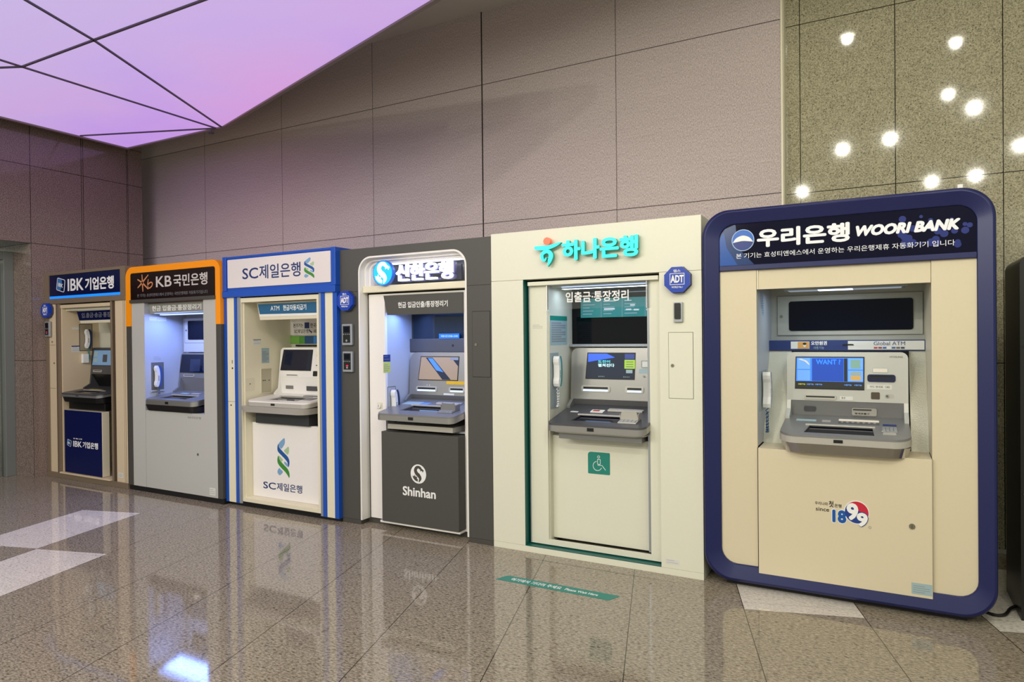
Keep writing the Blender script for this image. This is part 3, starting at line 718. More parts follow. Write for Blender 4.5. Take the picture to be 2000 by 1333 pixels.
mb = M(); mb.plate(rr(.45, .60, 1.14, 1.26, .004), -.0045, -.0038, mat('dim_display', '26304c', .2, emit=.05), fn=lean); mb.plate(rr(.64, .70, 1.22, 1.27, .004), -.0045, -.0038, mat('dim_display', '26304c'), fn=lean); mb.plate(rr(.64, .70, 1.15, 1.205, .004), -.0045, -.0038, mat('dim_display', '26304c'), fn=lean); mb.done('display_tiles', a)
slot(a, lean, .36, .52, 1.087, 1.11, name='passbook_slot')
mb = M(); mb.box(.62, .74, .24, .27, .895, .903, steel_l, .003); mb.box(.45, .56, .24, .28, .8955, .8965, sticker_b); mb.map(sl); mb.done('banknote_slot', tr)

# ================================================================== BOOTH 3: cobalt and ivory booth
OX, OY = -5.035, 3.96
W_ = 1.315
t = thing('atm_booth', 'ivory bank machine booth striped cobalt blue with wide white sign box, third from left', 'atm booth', (W_ / 2, 0, 0), 'bank machine booths along the wall')
mb = M(); mb.box(0, .048, -.012, 1.0, 1.87, 2.17, scblue, .003); mb.box(1.270, W_, -.012, 1.0, 1.87, 2.17, scblue, .003); mb.box(.048, 1.27, 0, 1.0, 1.87, 2.168, scblue); mb.box(.048, 1.27, -.006, 0, 2.15, 2.168, scblue); mb.box(0, W_, -.018, 1.0, 1.815, 1.869, scblue, .003); mb.done('header', t)
mb = M(); mb.plate(rr(.062, 1.262, 1.896, 2.142, .006), -.008, -.0005, mat('sign_white', 'ddd6d4', .35, emit=.10)); sp = mb.done('sign_panel', t)
mb = M(); mb.text('SC', .252, .445, 1.965, 2.058, -.008, ink_navy, .001, .012); mb.text('제일은행', .46, .938, 1.958, 2.075, -.008, ink_navy, .001, .012); mb.done('sign_lettering', sp)
mb = M(); sc_ribbon(mb, 1.034, 2.019, (.00068, .00049), -.008); mb.done('emblem', sp)
mb = M()
for a_, b_, m_ in ((0, .034, scblue), (.034, .128, ivory), (.128, .163, scblue), (.163, .204, silver)): mb.box(a_, b_, 0 if m_ is scblue else .004, 1.0, .028, 1.815, m_, .001)
lp = mb.done('left_post', t)
mb = M(); mb.cyl((.098, .0, 1.199), .007, .006, ink, 'y', 12); mb.done('key_hole', lp); mb = M(); mb.cyl((.075, .0, .876), .006, .006, ink, 'y', 12); mb.done('key_hole', lp)
mb = M(); mb.box(.036, .126, .0025, .0045, .907, .909, charcoal_d); mb.box(.09, .10, .003, .0045, 1.24, 1.27, ink_grey); mb.done('post_seam', lp)
mb = M()
for a_, b_, m_ in ((1.118, 1.146, silver), (1.146, 1.188, scblue), (1.188, 1.272, ivory), (1.272, W_, scblue)): mb.box(a_, b_, 0 if m_ is scblue else .004, 1.0, .028, 1.815, m_, .001)
mb.done('right_post', t)
mb = M(); mb.box(.0, W_, .03, 1.0, 0, .0275, blackrub); mb.done('base', t)
mb = M(); mb.box(.204, 1.118, .01, .03, .03, .05, gap); mb.box(.204, 1.118, .02, .05, 1.805, 1.815, gap)
mb.plate([(.206, .048), (1.118, .048), (1.118, 1.805), (.206, 1.805)], .006, .03, ivory, [[(.212, .076), (1.095, .076), (1.095, 1.768), (.212, 1.768)]])
mb.box(.206, .222, .03, .56, .05, 1.79, ivory); mb.box(1.095, 1.112, .03, .56, .05, 1.79, ivory); mb.box(.222, 1.095, .03, .56, 1.77, 1.79, cream_in); mb.box(.222, 1.095, .56, .58, .05, 1.79, cream_in); mb.box(.222, 1.095, .03, .14, .05, .08, ivory)
dr = mb.done('door_frame', t)
mb = M(); mb.plate([(.33, 1.765), (1.093, 1.765), (1.093, 1.615), (.365, 1.615)], .075, .16, cream); o = mb.done('inner_sign', t)
mb = M(); mb.plate([(.343, 1.75), (1.093, 1.75), (1.093, 1.661), (.367, 1.665)], .071, .0748, mat('steel_blue_print', '20608c', .45)); mb.plate([(.36, 1.664), (1.093, 1.660), (1.093, 1.640), (.366, 1.642)], .0715, .0749, whitep); mb.done('sign_face', o)
mb = M(); mb.text('ATM', .50, .605, 1.692, 1.731, .071, ink_w, .0008, 0.0); mb.text('현금자동지급기', .65, .915, 1.688, 1.736, .071, ink_w, .0008, .02); mb.done('sign_lettering', o)
mb = M(); mb.box(.207, 1.09, .549, .56, 1.484, 1.63, white); o = mb.done('notice_board', t)
mb = M(); mb.text('본기기는', .26, .385, 1.556, 1.592, .549, ink, .0008, .01); mb.box(.404, .462, .5475, .549, 1.545, 1.60, ink_navy); mb.text('한국전자', .474, .62, 1.552, 1.592, .549, ink, .0008, .01); mb.text('SC제일은행', .272, .45, 1.500, 1.538, .549, ink, .0008, .0); mb.ribbon([(.462, 1.535), (.47, 1.52), (.485, 1.515), (.49, 1.5)], .01, .5475, .549, ink_navy); mb.text('제휴', .515, .585, 1.50, 1.535, .549, ink, .0008, 0); mb.done('notice_lettering', o)
mb = M(); x = .207
for wd, hx in ((.127, '78b04a'), (.07, '4e9038'), (.11, '1c4a78'), (.08, '2a76c0'), (.2, '134a86')): mb.box(x, x + wd, .5475, .56, 1.405, 1.475, mat('band_' + hx, hx, .5)); x += wd
mb.box(.29, .9, .545, .56, 1.380, 1.395, black); mb.done('colour_band', t)
notice(t, .12, .205, 1.395, 1.45, .222, side=True, rows=2, head=sticker_g); notice(t, .21, .295, 1.235, 1.37, .222, side=True, rows=7, base=sticker_b)
mb = M(); mb.plate(rr(.195, .325, .965, 1.19, .006), .2225, .228, cream, [rr(.202, .318, .972, 1.183, .003)], axis='yz'); mb.box(.2222, .2235, .202, .318, .972, 1.183, mat('niche_ivory', 'b4ad95', .5)); 
for q in ((.225, 1.08), (.245, 1.08), (.29, 1.08)): mb.cyl((.2235, q[0], q[1]), .005, .002, ink, 'x', 10)
mb.done('empty_phone_niche', t)
mb = M(); mb.plate(rr(.03, .13, 1.0, 1.11, .008), .2225, .2245, cream, axis='yz'); mb.cyl((.2245, .08, 1.06), .005, .002, ink, 'x', 10); mb.done('latch_plate', t)
mb = M(); mb.box(.224, 1.09, .10, .14, .081, .725, white, .002); lb_ = mb.done('lower_panel', t)
mb = M(); sc_ribbon(mb, .600, .440, (.00088, .00097), .10); mb.done('emblem', lb_)
mb = M(); mb.text('SC', .353, .505, .157, .216, .10, ink_navy, .001, .012); mb.text('제일은행', .518, .815, .155, .222, .10, ink_navy, .001, .012); mb.done('panel_lettering', lb_)
a, lean, sl, tr = atm('white cash machine with grey bumper inside the cobalt striped ivory booth', .258, .975, whitep, whitep, steel_l, whitep, 1.37, 1.105, .955, .925, yt=.40, yf=.37, ytf=0.0, ytb=.33, thick=.045, well=(.42, .80, .07, .24), z_lip=.83, lipm=steel_l, bump=.05, deep=.54)
screen(a, lean, .298, .66, 1.165, 1.353, disp='0a0f2a', em=.02, dx=.025)
slot(a, lean, .35, .50, 1.113, 1.133, whitep, 'passbook_slot'); slot(a, lean, .70, .80, 1.20, 1.225, whitep)
mb = M(); mb.plate(rr(.71, .80, 1.29, 1.34, .003), -.0025, -.0005, mat('yellow_note', 'd8a440', .5), fn=lean); mb.plate(rr(.71, .80, 1.24, 1.275, .003), -.0025, -.0005, white, fn=lean); mb.plate(rr(.68, .73, 1.12, 1.165, .006), -.004, -.0005, black, fn=lean); mb.done('fascia_stickers', a)
mb = M(); mb.box(.34, .43, .375, .384, 1.00, 1.03, steel_g); mb.box(.60, .72, .37, .384, .99, 1.03, steel_d); mb.done('receipt_slot', a)
mb = M(); mb.box(.80, .90, .12, .20, .925, .931, steel_g, .002); mb.box(.66, .85, .27, .30, .925, .93, steel_g, .002); mb.map(sl); mb.done('key_pad', tr)
mb = M(); mb.box(.30, .93, .07, .5, .7255, .829, mat('dark_plinth', '2e3034', .4), .004); mb.done('mount_box', a)

# ================================================================== BOOTH 4: charcoal booth with white arch
OX, OY = -3.72, 4.0
W_ = 1.382
t = thing('atm_booth', 'charcoal bank machine booth with glowing white arched entry and white lettering, fourth from left', 'atm booth', (W_ / 2, 0, 0), 'bank machine booths along the wall')
AX0, AX1, AZ = .190, 1.182, 2.078
mb = M()
ring = [(0, 1.814), (AX0, 1.814)] + [p for p in [(AX0, AZ - .12)]]
n = 10
for k in range(n + 1): a_ = math.pi - math.pi / 2 * k / n; ring.append((AX0 + .12 + .12 * math.cos(a_), AZ - .12 + .12 * math.sin(a_)))
for k in range(n + 1): a_ = math.pi / 2 - math.pi / 2 * k / n; ring.append((AX1 - .12 + .12 * math.cos(a_), AZ - .12 + .12 * math.sin(a_)))
ring += [(AX1, 1.814), (W_, 1.814), (W_, 2.145), (0, 2.145)]
mb.plate(ring, 0, .10, charcoal); mb.box(0, W_, .25, 1.0, 1.83, 2.145, charcoal); mb.done('header', t)
mb = M(); mb.box(0, AX0, 0, 1.0, .035, 1.812, charcoal, .001); mb.box(0, AX0, .0, .9, 0, .0335, charcoal_d, .001); lp = mb.done('left_pillar', t)
mb = M(); mb.box(AX1, W_, 0, 1.0, .035, 1.812, charcoal, .001); mb.box(AX1, W_, 0, .9, 0, .0335, charcoal_d, .001); rp = mb.done('right_pillar', t)
mb = M(); mb.plate(rr(1.224, 1.372, 1.169, 1.631, .002), -.0005, .0005, gap); mb.plate(rr(1.227, 1.369, 1.172, 1.628, .002), -.003, -.0004, charcoal); o = mb.done('access_door', rp); lock(o, 1.256, -.003, 1.397, .009)
alarm_box(t, .085, 1.742); keypad(t, .036, .138, 1.395, 1.562); keypad(t, .040, .140, 1.186, 1.348, True)
# white arch lining
mb = M(); pts = u_outline(AX0, AX1, .036, AZ, .013, .013, .013, .12, .107, 10)
mb.plate(pts, -.004, .112, whitep); mb.done('white_arch', t)
mb = M(); pts = u_outline(AX0 + .0135, AX1 - .0135, 1.82, AZ - .0135, .02, .02, .02, .10, .08, 10); mb.plate(pts, .05, .20, white)
pts = u_outline(AX0 + .034, AX1 - .034, 1.82, AZ - .034, .02, .02, .02, .08, .06, 10); mb.plate(pts, .08, .20, white)
mb.box(AX0 + .0135, AX1 - .0135, .20, .23, 1.80, AZ - .02, mat('sign_back_grey', '6e6d72', .5)); mb.box(AX0 + .0135, AX1 - .0135, .03, .23, 1.803, 1.852, ivory, .002); mb.done('arch_alcove', t)
mb = M(); mb.box(AX0 + .10, AX1 - .10, .10, .13, AZ - .062, AZ - .055, mat('alcove_led', 'e8eeff', .4, emit=5.0)); mb.done('alcove_light', t)
light('alcove_lamp', 'AREA', (OX + (AX0 + AX1) / 2, OY + .115, AZ - .066), .6, (.75, .85, 1.0), .75, size_y=.03)
mb = M(); mb.box(.34, 1.06, .12, .14, 1.875, 1.985, mat('sign_back_bar', '55545c', .5)); o = mb.done('backlit_sign', t)
glowt = mat('glowing_white', 'ffffff', .4, emit=1.9)
cyan = mat('glowing_cyan', '18b4e8', .35, emit=.9)
mb = M(); mb.plate(circ(.43, 1.943, .096), .0, .03, mat('emblem_rim', '2c5cc0', .4, emit=.6)); mb.plate(circ(.43, 1.943, .09), -.002, -.0001, cyan)
def s_logo(mb, cx, cz, r, y, m_):
    P = lambda u, v: (cx + u * r, cz + v * r)
    mb.ribbon([P(.42, .62), P(.18, .78), P(-.18, .72), P(-.38, .42), P(-.25, .08), P(.08, -.18), P(.26, -.5), P(.08, -.88)], [.12 * r, .22 * r, .34 * r, .40 * r, .42 * r, .42 * r, .34 * r, .1 * r], y - .001, y, m_)
    mb.plate([P(.12, .8), P(.5, .62), P(.75, .45), P(.62, .22), P(.5, .42), P(.3, .3), P(.28, .5), P(.05, .6)], y - .0012, y - .0001, m_)
    mb.plate([P(-.78, -.22), P(-.55, -.3), P(-.5, -.1), P(-.36, -.34), P(-.12, -.3), P(-.22, -.5), P(-.05, -.62), P(-.1, -.86), P(-.45, -.75), P(-.7, -.5)], y - .0012, y - .0001, m_)
s_logo(mb, .43, 1.943, .09, -.0022, glowt); mb.done('emblem', o)
mb = M(); mb.text('신한은행', .548, 1.052, 1.872, 2.002, .03, glowt, .025, .022); mb.done('sign_lettering', o)
mb = M(); mb.text('신한은행', .552, 1.060, 1.868, 1.998, .062, mat('letter_sides', '7072a8', .4, emit=.05), .028, .022); mb.done('letter_housing', o)
# plinth behind the arch and door
mb = M(); mb.box(AX0 + .001, AX1 - .001, .085, .9, 0, .035, charcoal_d); mb.done('base', t)
mb = M(); mb.box(.206, .214, .09, .16, .036, 1.80, gap); mb.box(.206, 1.17, .095, .16, .0355, .042, gap); mb.box(.206, 1.17, .095, .16, 1.792, 1.802, gap); mb.done('shadow_gap', t)
mb = M()
mb.plate([(.222, .043), (1.150, .043), (1.150, 1.79), (.222, 1.79)], .08, .105, white, [[(.380, .060), (1.104, .060), (1.104, 1.775), (.380, 1.775)]])
mb.box(.360, .380, .105, .44, .05, 1.78, kb_in); mb.box(1.104, 1.12, .105, .44, .05, 1.78, white); mb.box(.38, 1.104, .105, .44, .745, .76, kb_in); mb.box(.38, 1.104, .105, .44, 1.66, 1.78, kb_in); mb.box(.38, .52, .40, .42, .76, 1.33, kb_in); mb.box(.38, 1.104, .0, .1, .044, .0595, white)
dr = mb.done('door_frame', t)
mb = M(); mb.box(.295, .345, .076, .0795, .90, .948, cream, .002); mb.cyl((.318, .076, .922), .019, -.010, whitep, 'y', 24); mb.box(.316, .320, .0648, .066, .912, .932, ink_grey); mb.done('round_door_lock', dr)
mb = M(); mb.plate([(.376, 1.776), (1.103, 1.776), (1.103, 1.625), (.412, 1.626)], .07, .12, charcoal); o = mb.done('inner_sign', t)
mb = M(); mb.text('현금 입금인출/통장정리기', .517, .972, 1.676, 1.722, .07, ink_w, .0008, .02); mb.done('sign_lettering', o)
mb = M(); mb.box(.42, 1.06, .13, .19, 1.645, 1.655, led_white); mb.done('interior_light', t)
light('interior_lamp', 'AREA', (OX + .74, OY + .17, 1.64), 10.0, (.22, .38, 1.0), .65, size_y=.18, rot=(math.radians(-10), 0, 0))
mb = M(); mb.box(.38, 1.104, .39, .41, 1.335, 1.44, steel_d, .002); mb.cyl((.80, .389, 1.385), .010, .004, ink, 'y', 14); mb.done('window_sill_panel', t)
mb = M(); mb.box(.38, 1.104, .70, .72, 1.33, 1.68, glass_dk); mb.box(.38, .40, .42, .70, 1.33, 1.68, charcoal_d); mb.box(1.09, 1.104, .42, .70, 1.33, 1.68, charcoal_d); mb.box(.40, 1.09, .42, .70, 1.42, 1.44, charcoal_d); mb.box(.40, 1.09, .42, .70, 1.66, 1.68, charcoal_d); mb.done('window_cavity', t)
mb = M(); mb.box(.40, 1.10, .411, .415, 1.44, 1.66, mat('tinted_glass', '5a7896', .04, trans=.9)); mb.done('window_glass', t)
mb = M(); mb.plate([(.672, 1.4405), (.862, 1.4405), (.862, 1.479), (.672, 1.479)], .386, .389, mat('blue_label', '1a6fc8', .4, emit=.25)); mb.text('이용시간 07:00~24:00', .69, .85, 1.452, 1.467, .386, ink_w, .0006, .01); mb.done('hours_sign', t)
grassm = mat('dark_grass', '121a14', .6)
gp = thing('artificial_grass', 'dark spiky artificial grass behind the tinted window of the charcoal booth', 'plant', (.72, .56, 1.44))
mb = M(); mb.box(.58, .93, .53, .59, 1.4405, 1.46, grassm, .004); mb.done('grass_base', gp)
mb = M(); random.seed(3)
for i in range(46):
    x = random.uniform(.59, .92); h = random.uniform(.07, .17); dx = random.uniform(-.09, .09); y = random.uniform(.545, .575)
    mb.tube([(x, y, 1.455), (x + dx * .3, y, 1.455 + h * .6), (x + dx, y, 1.455 + h)], [.004, .003, .0006], grassm, 5)
mb.done('blades', gp)
notice(t, .055, .14, 1.265, 1.32, .38, side=True, base=ink_navy, rows=2); notice(t, .055, .14, 1.18, 1.262, .38, side=True, base=mat('yellow_green_note', 'c8cf5a', .5), rows=4)
mb = M(); mb.plate(rr(.10, .20, .80, 1.07, .004), .3805, .3822, mat('niche_grey', '6b6b68', .5), [rr(.105, .195, .805, 1.065, .003)], axis='yz'); mb.box(.3802, .3812, .105, .195, .805, 1.065, kb_in); mb.done('phone_niche', t)
handset(.383, .15, .84, 1.045, corr, ph_navy, 'white and navy handset in the niche of the charcoal booth', cordm=ph_navy, cl=.05)
mb = M(); mb.box(.409, 1.103, -.012, .078, .0605, .742, charcoal, .002); lb_ = mb.done('lower_box', t)
mb = M(); mb.plate(circ(.752, .446, .070, .071), -.013, -.0121, ink_w); s_logo(mb, .752, .446, .066, -.0131, charcoal_d); mb.done('emblem', lb_)
mb = M(); mb.text('Shinhan', .607, .906, .276, .345, -.012, ink_w, .0012, .028); mb.done('box_lettering', lb_)
a, lean, sl, tr = atm('silver cash machine with curved fascia inside the charcoal booth', .400, 1.098, steel, steel_g, steel, steel_g, 1.332, .995, .945, .885, ytf=-.065, thick=.05, well=(.55, .88, .04, .19), rt=.06, rc=.05)
screen(a, lean, .505, .872, 1.11, 1.300, disp='a08a72', em=.38, dx=.02)
mb = M(); db = mat('dark_stripe', '2b3244', .2, emit=.05); bl = mat('blue_stripe', '4f86d8', .2, emit=.5)
mb.plate([(.555, 1.29), (.62, 1.29), (.80, 1.118), (.72, 1.118)], -.0045, -.0038, db, fn=lean); mb.plate([(.575, 1.285), (.62, 1.285), (.73, 1.175), (.66, 1.19)], -.005, -.0045, bl, fn=lean)
mb.plate(rr(.79, .865, 1.272, 1.292, .002), -.0045, -.0038, sticker_g, fn=lean); mb.plate([(.80, 1.29), (.868, 1.29), (.868, 1.22)], -.0043, -.0038, db, fn=lean); mb.done('display_picture', a)
slot(a, lean, .47, .672, 1.020, 1.062, steel_l, 'passbook_slot', glow=slot_glow); slot(a, lean, .785, .93, 1.020, 1.062, steel_l, glow=slot_glow)
mb = M(); mb.plate(rr(.76, .96, 1.082, 1.108, .002), -.0025, -.0005, mat('yellow_tape', 'e0b020', .5), fn=lean); mb.plate(rr(.735, .835, .998, 1.012, .002), -.002, -.0005, sticker_w, fn=lean); mb.text('. .', .57, .60, 1.068, 1.075, 0, ink_w, .001, fn=lean); mb.done('fascia_labels', a)
mb = M(); mb.box(.44, .60, .20, .28, .8855, .8865, sticker_b); mb.box(.60, .68, .21, .27, .8855, .8868, mat('label_blue', '6f93c8', .5)); mb.map(sl); mb.done('tray_label', tr)
mb = M(); mb.box(.74, .96, .235, .275, .885, .897, steel_l, .003); mb.map(sl); mb.done('receipt_lip', tr)
pinpad(tr, sl, .90, 1.03, .02, .13, .885, True, steel_g)
mb = M(); mb.box(.46, 1.05, .0, .36, .762, .80, steel_l, .003); mb.done('mount_bracket', a)

# ================================================================== BOOTH 5: ivory booth with teal lettering
OX, OY = -2.335, 3.995
W_ = 1.431
t = thing('atm_booth', 'ivory bank machine booth with glowing turquoise raised lettering and teal-edged opening, fifth from left', 'atm booth', (W_ / 2, 0, 0), 'bank machine booths along the wall')
mb = M(); mb.box(0, W_, 0, 1.1, 1.832, 2.157, hana_cream, .0015); hd = mb.done('header', t)
mb = M(); mb.box(0, .246, 0, 1.1, .041, 1.8305, hana_cream, .001); mb.done('left_pillar', t)
mb = M(); mb.box(1.177, W_, 0, 1.1, .041, 1.8305, hana_cream, .001); rp = mb.done('right_pillar', t)
mb = M(); mb.box(0, W_, 0, 1.1, 0, .0398, hana_cream, .001); mb.done('base', t)
mb = M(); mb.box(.2465, .250, .001, .18, .0445, 1.831, green_d); mb.box(.2465, 1.1765, .001, .18, .0402, .0442, green_d); mb.done('teal_edging', t)
mb = M(); mb.box(.2465, 1.1765, .09, .12, .045, 1.831, gap, ); mb.done('shadow_gap', t) if False else mb.bm.free()
mb = M(); mb.plate([(.2505, .0445), (1.1765, .0445), (1.1765, 1.831), (.2505, 1.831)], .10, .12, gap, [[(.30, .06), (1.16, .06), (1.16, 1.80), (.30, 1.80)]]); mb.done('shadow_gap', t)
mb = M()
mb.plate([(.263, .052), (1.168, .052), (1.168, 1.812), (.263, 1.812)], .055, .075, hana_cream, [[(.395, .086), (1.098, .086), (1.098, 1.79), (.395, 1.79)]])
mb.box(.262, .268, .05, .10, .052, 1.81, silver); mb.box(.27, 1.165, .02, .055, 1.790, 1.816, hana_cream, .002)
mb.box(.385, .402, .075, .50, .06, 1.80, cream_in); mb.box(1.098, 1.11, .075, .50, .06, 1.80, cream_in); mb.box(.402, 1.098, .12, .50, 1.785, 1.80, cream_in); mb.box(.402, 1.098, .47, .49, .06, 1.39, cream_in); mb.box(.402, 1.098, .50, .51, 1.39, 1.80, cream_in)
mb.box(1.082, 1.097, .06, .12, .10, 1.785, silver)
mb.done('door_frame', t)
mb = M(); mb.box(.397, 1.096, .12, .14, .088, .780, hana_cream, .001); mb.box(.40, 1.095, .14, .46, .765, .78, cream_in); lb_ = mb.done('lower_panel', t)
mb = M(); mb.plate(rr(.656, .808, .544, .687, .006, tl=.02), .1175, .1195, teal)
wl = lambda pts, wd=.004, **k: mb.ribbon(pts, wd, .1165, .1175, ink_w, 4, **k)
mb.plate(circ(.731, .657, .009, n=16), .1165, .1175, ink_w, [circ(.731, .657, .006, n=16)])
mb.plate(rr(.722, .744, .607, .643, .004), .1165, .1175, ink_w, [rr(.7255, .7405, .6105, .6395, .002)])
wl([(.726, .612), (.726, .600), (.755, .600), (.779, .573)], .0035, sm=1) if False else mb.ribbon([(.724, .602), (.755, .602), (.779, .573)], .0035, .1165, .1175, ink_w, 1)
mb.ribbon([(.722 + .0 + .030 * math.cos(a_), .597 + .030 * math.sin(a_)) for a_ in [math.radians(q) for q in range(100, 345, 20)]], .0035, .1165, .1175, ink_w, 2)
mb.done('wheelchair_sign', lb_)
hg = mat('turquoise_glow', '08e0cc', .35, emit=.95); hgs = mat('turquoise_side', '0a9a8a', .4, emit=.15)
mb = M()
for y0, y1, mm in ((-.045, -.040, hg), (-.0399, -.018, hgs)):
    mb.text('하나은행', .553, 1.062, 1.934, 2.066, y1, mm, y1 - y0, .045)
mb.done('sign_lettering', hd)
mb = M(); Q = lambda u, v: (.356 + (u - 222) / 380 * .190, 2.094 - (v - 210) / 425 * .190)
for y0, y1, mm in ((-.045, -.040, hg), (-.0399, -.018, hgs)):
    mb.plate(crc([Q(*p) for p in [(222, 350), (235, 325), (290, 325), (400, 325), (500, 312), (590, 292), (600, 305), (540, 345), (440, 382), (340, 390), (250, 380)]], 3), y0, y1, mm)
    mb.ribbon([Q(*p) for p in [(395, 500), (372, 540), (340, 520), (335, 450), (385, 412), (440, 425), (462, 480), (440, 560), (412, 628)]], [.006, .013, .018, .022, .024, .026, .030, .022, .004], y0, y1, mm)
mb.plate(circ(*Q(405, 262), .025, n=20), -.045, -.018, mat('red_glow', 'e06040', .35, emit=.9)); mb.done('emblem', hd)
mb = M(); mb.plate([(.411, 1.628), (1.10, 1.628), (1.10, 1.788), (.411, 1.788)], .036, .041, clear); o = mb.done('glass_valance', t)
mb = M(); mb.box(.405, .411, .030, .050, 1.62, 1.789, whitep); mb.box(1.086, 1.090, .030, .035, 1.62, 1.789, whitep); mb.done('glass_holder', o)
mb = M(); mb.text('입출금·통장정리', .544, .973, 1.670, 1.738, .0355, ink_w, .001, .02); mb.done('glass_lettering', o)
mb = M(); mb.box(.403, 1.097, .46, .469, 1.394, 1.783, glass_dk); o = mb.done('dark_window', t)
mb = M(); mb.box(.473, 1.09, .455, .4595, 1.58, 1.715, mat('poster_teal', '2d8a88', .4, emit=.10))
for x in (.629, .783, .948): mb.box(x - .0015, x + .0015, .4535, .455, 1.58, 1.715, sticker_b)
for i, x in enumerate((.49, .645, .80, .96)):
    for k in range(5): mb.box(x, x + (.06, .09, .05, .08, .07)[(k + i) % 5], .4538, .455, 1.690 - .022 * k, 1.696 - .022 * k, sticker_b if k else ink_w)
for x0, x1, z in ((.65, .73, 1.632), (.84, .875, 1.655), (.81, .85, 1.625), (.865, .905, 1.622), (.955, .975, 1.62), (.955, .975, 1.66)): mb.plate(rr(x0, x1, z, z + .011, .004), .4532, .455, ink_w)
mb.done('information_poster', o)
mb = M(); mb.box(.403, 1.097, .40, .469, 1.374, 1.392, silver, .002); mb.done('window_ledge', t)
mb = M(); mb.box(.46, 1.04, .15, .17, 1.780, 1.7845, led_white); mb.done('interior_light', t)
light('interior_lamp', 'AREA', (OX + .75, OY + .2, 1.77), 2.6, (.62, .80, 1.0), .6, size_y=.06)
notice(t, .09, .37, 1.39, 1.59, .402, side=True, rows=9, head=teal, base=sticker_b)
notice(t, .283, .372, 1.497, 1.537, .055, rows=3, base=hana_cream)
mb = M(); mb.plate(rr(.085, .217, .96, 1.337, .004), .4025, .404, mat('niche_pale', '9aa5aa', .5), axis='yz'); mb.done('phone_niche', t)
handset(.404, .135, 1.11, 1.315, corr, ph_green, 'white and green handset in the niche of the ivory booth with turquoise lettering', cordm=corr, cl=.12)
notice(t, 1.202, 1.287, .066, .097, 0, rows=2, base=sticker_w)
alarm_box(t, 1.297, 1.778)
mb = M(); mb.box(1.268, 1.322, -.018, -.0005, 1.527, 1.645, silver, .002); o = mb.done('entry_keypad', t)
mb = M(); mb.plate(rr(1.275, 1.311, 1.545, 1.640, .006), -.026, -.0185, black); mb.done('reader_face', o)
mb = M(); mb.plate(rr(1.231, 1.380, 1.069, 1.467, .002), -.0005, .0005, charcoal_d); mb.plate(rr(1.2335, 1.3775, 1.0715, 1.4645, .002), -.003, -.0004, hana_cream); o = mb.done('access_door', rp); lock(o, 1.256, -.003, 1.267, .010)
a, lean, sl, tr = atm('silver cash machine with blue screen inside the ivory booth', .435, 1.096, steel, steel_d, steel, steel_g, 1.365, 1.01, .955, .885, ytf=-.055, thick=.05, well=(.58, .90, .02, .15), rt=.05, rc=.05, z_lip=.822, lipm=steel_l, bump=-.012)
screen(a, lean, .556, .905, 1.150, 1.334, disp='303646', em=.16, dx=.012)
mb = M(); bb = mat('display_blue', '3a62f0', .2, emit=.7)
mb.plate([(.563, 1.327), (.70, 1.327), (.76, 1.30), (.66, 1.285), (.563, 1.268)], -.0045, -.0038, bb, fn=lean)
mb.text('도전이', .637, .725, 1.262, 1.282, -.004, mat('display_cyan', '4fd0e0', .3, emit=.7), .0008, .02, fn=lean); mb.text('펼쳐진다', .637, .757, 1.235, 1.258, -.004, mat('display_pale', 'c0e6f0', .3, emit=.7), .0008, .03, fn=lean)
mb.plate(rr(.828, .903, 1.225, 1.285, .002), -.0048, -.0038, mat('lime_note', 'a0c83c', .4, emit=.25), fn=lean)
for k in range(3): mb.plate(rr(.84, .89, 1.268 - .016 * k, 1.273 - .016 * k, .001), -.0053, -.0048, ink_grey, fn=lean)
mb.plate(rr(.83, .898, 1.29, 1.325, .002), -.0045, -.0038, mat('display_indigo', '3c4a90', .2, emit=.3), fn=lean); mb.plate(rr(.84, .885, 1.195, 1.218, .002), -.0045, -.0038, sticker_b, fn=lean)
for x in (.64, .82): mb.text('통장정리', x, x + .045, 1.165, 1.173, -.004, sticker_b, .0008, fn=lean)
mb.done('display_picture', a)
slot(a, lean, .515, .728, 1.062, 1.106, steel_l, 'passbook_slot', glow=slot_glow); slot(a, lean, .835, .965, 1.062, 1.106, steel_l, glow=slot_glow)
mb = M(); mb.plate(rr(.945, .998, 1.232, 1.282, .006), -.005, .0, chrome, fn=lean); mb.plate(rr(.953, .99, 1.238, 1.275, .004), -.0055, -.005, sticker_w, fn=lean); mb.done('fingerprint_reader', a)
mb = M(); mb.cyl((.965, .352, 1.175), .006, -.003, chrome, 'y', 12); mb.plate(rr(.93, 1.0, 1.195, 1.225, .002), -.001, -.0004, sticker_b, fn=lean); mb.done('camera_eye', a)
mb = M(); mb.box(.64, .73, .20, .25, .885, .892, whitep, .002); mb.box(.655, .70, .21, .235, .892, .894, mat('label_red', 'b04a40', .5)); mb.box(.50, .555, .19, .21, .8855, .8865, sticker_w); mb.map(sl); mb.done('tray_label', tr)
mb = M(); mb.box(.75, .99, .235, .275, .885, .897, steel_l, .003); mb.map(sl); mb.done('receipt_lip', tr)
pinpad(tr, sl, .90, 1.02, .01, .12, .885, True, steel_l, steel_l)
mb = M(); mb.box(.50, 1.06, .0, .38, .782, .821, steel_g, .003); mb.done('mount_bracket', a)

# ================================================================== BOOTH 6: cream booth in a rounded indigo frame
OX, OY = -.90, 3.97
t = thing('atm_booth', 'cream bank machine booth in a thick rounded indigo metal frame, largest and rightmost', 'atm booth', (.707, 0, 0), 'bank machine booths along the wall')
X0, X1, Z0, Z1 = .003, 1.412, .030, 2.167
IX0, IX1, IZ0, IZ1 = .100, 1.334, .128, 2.082
mb = M()
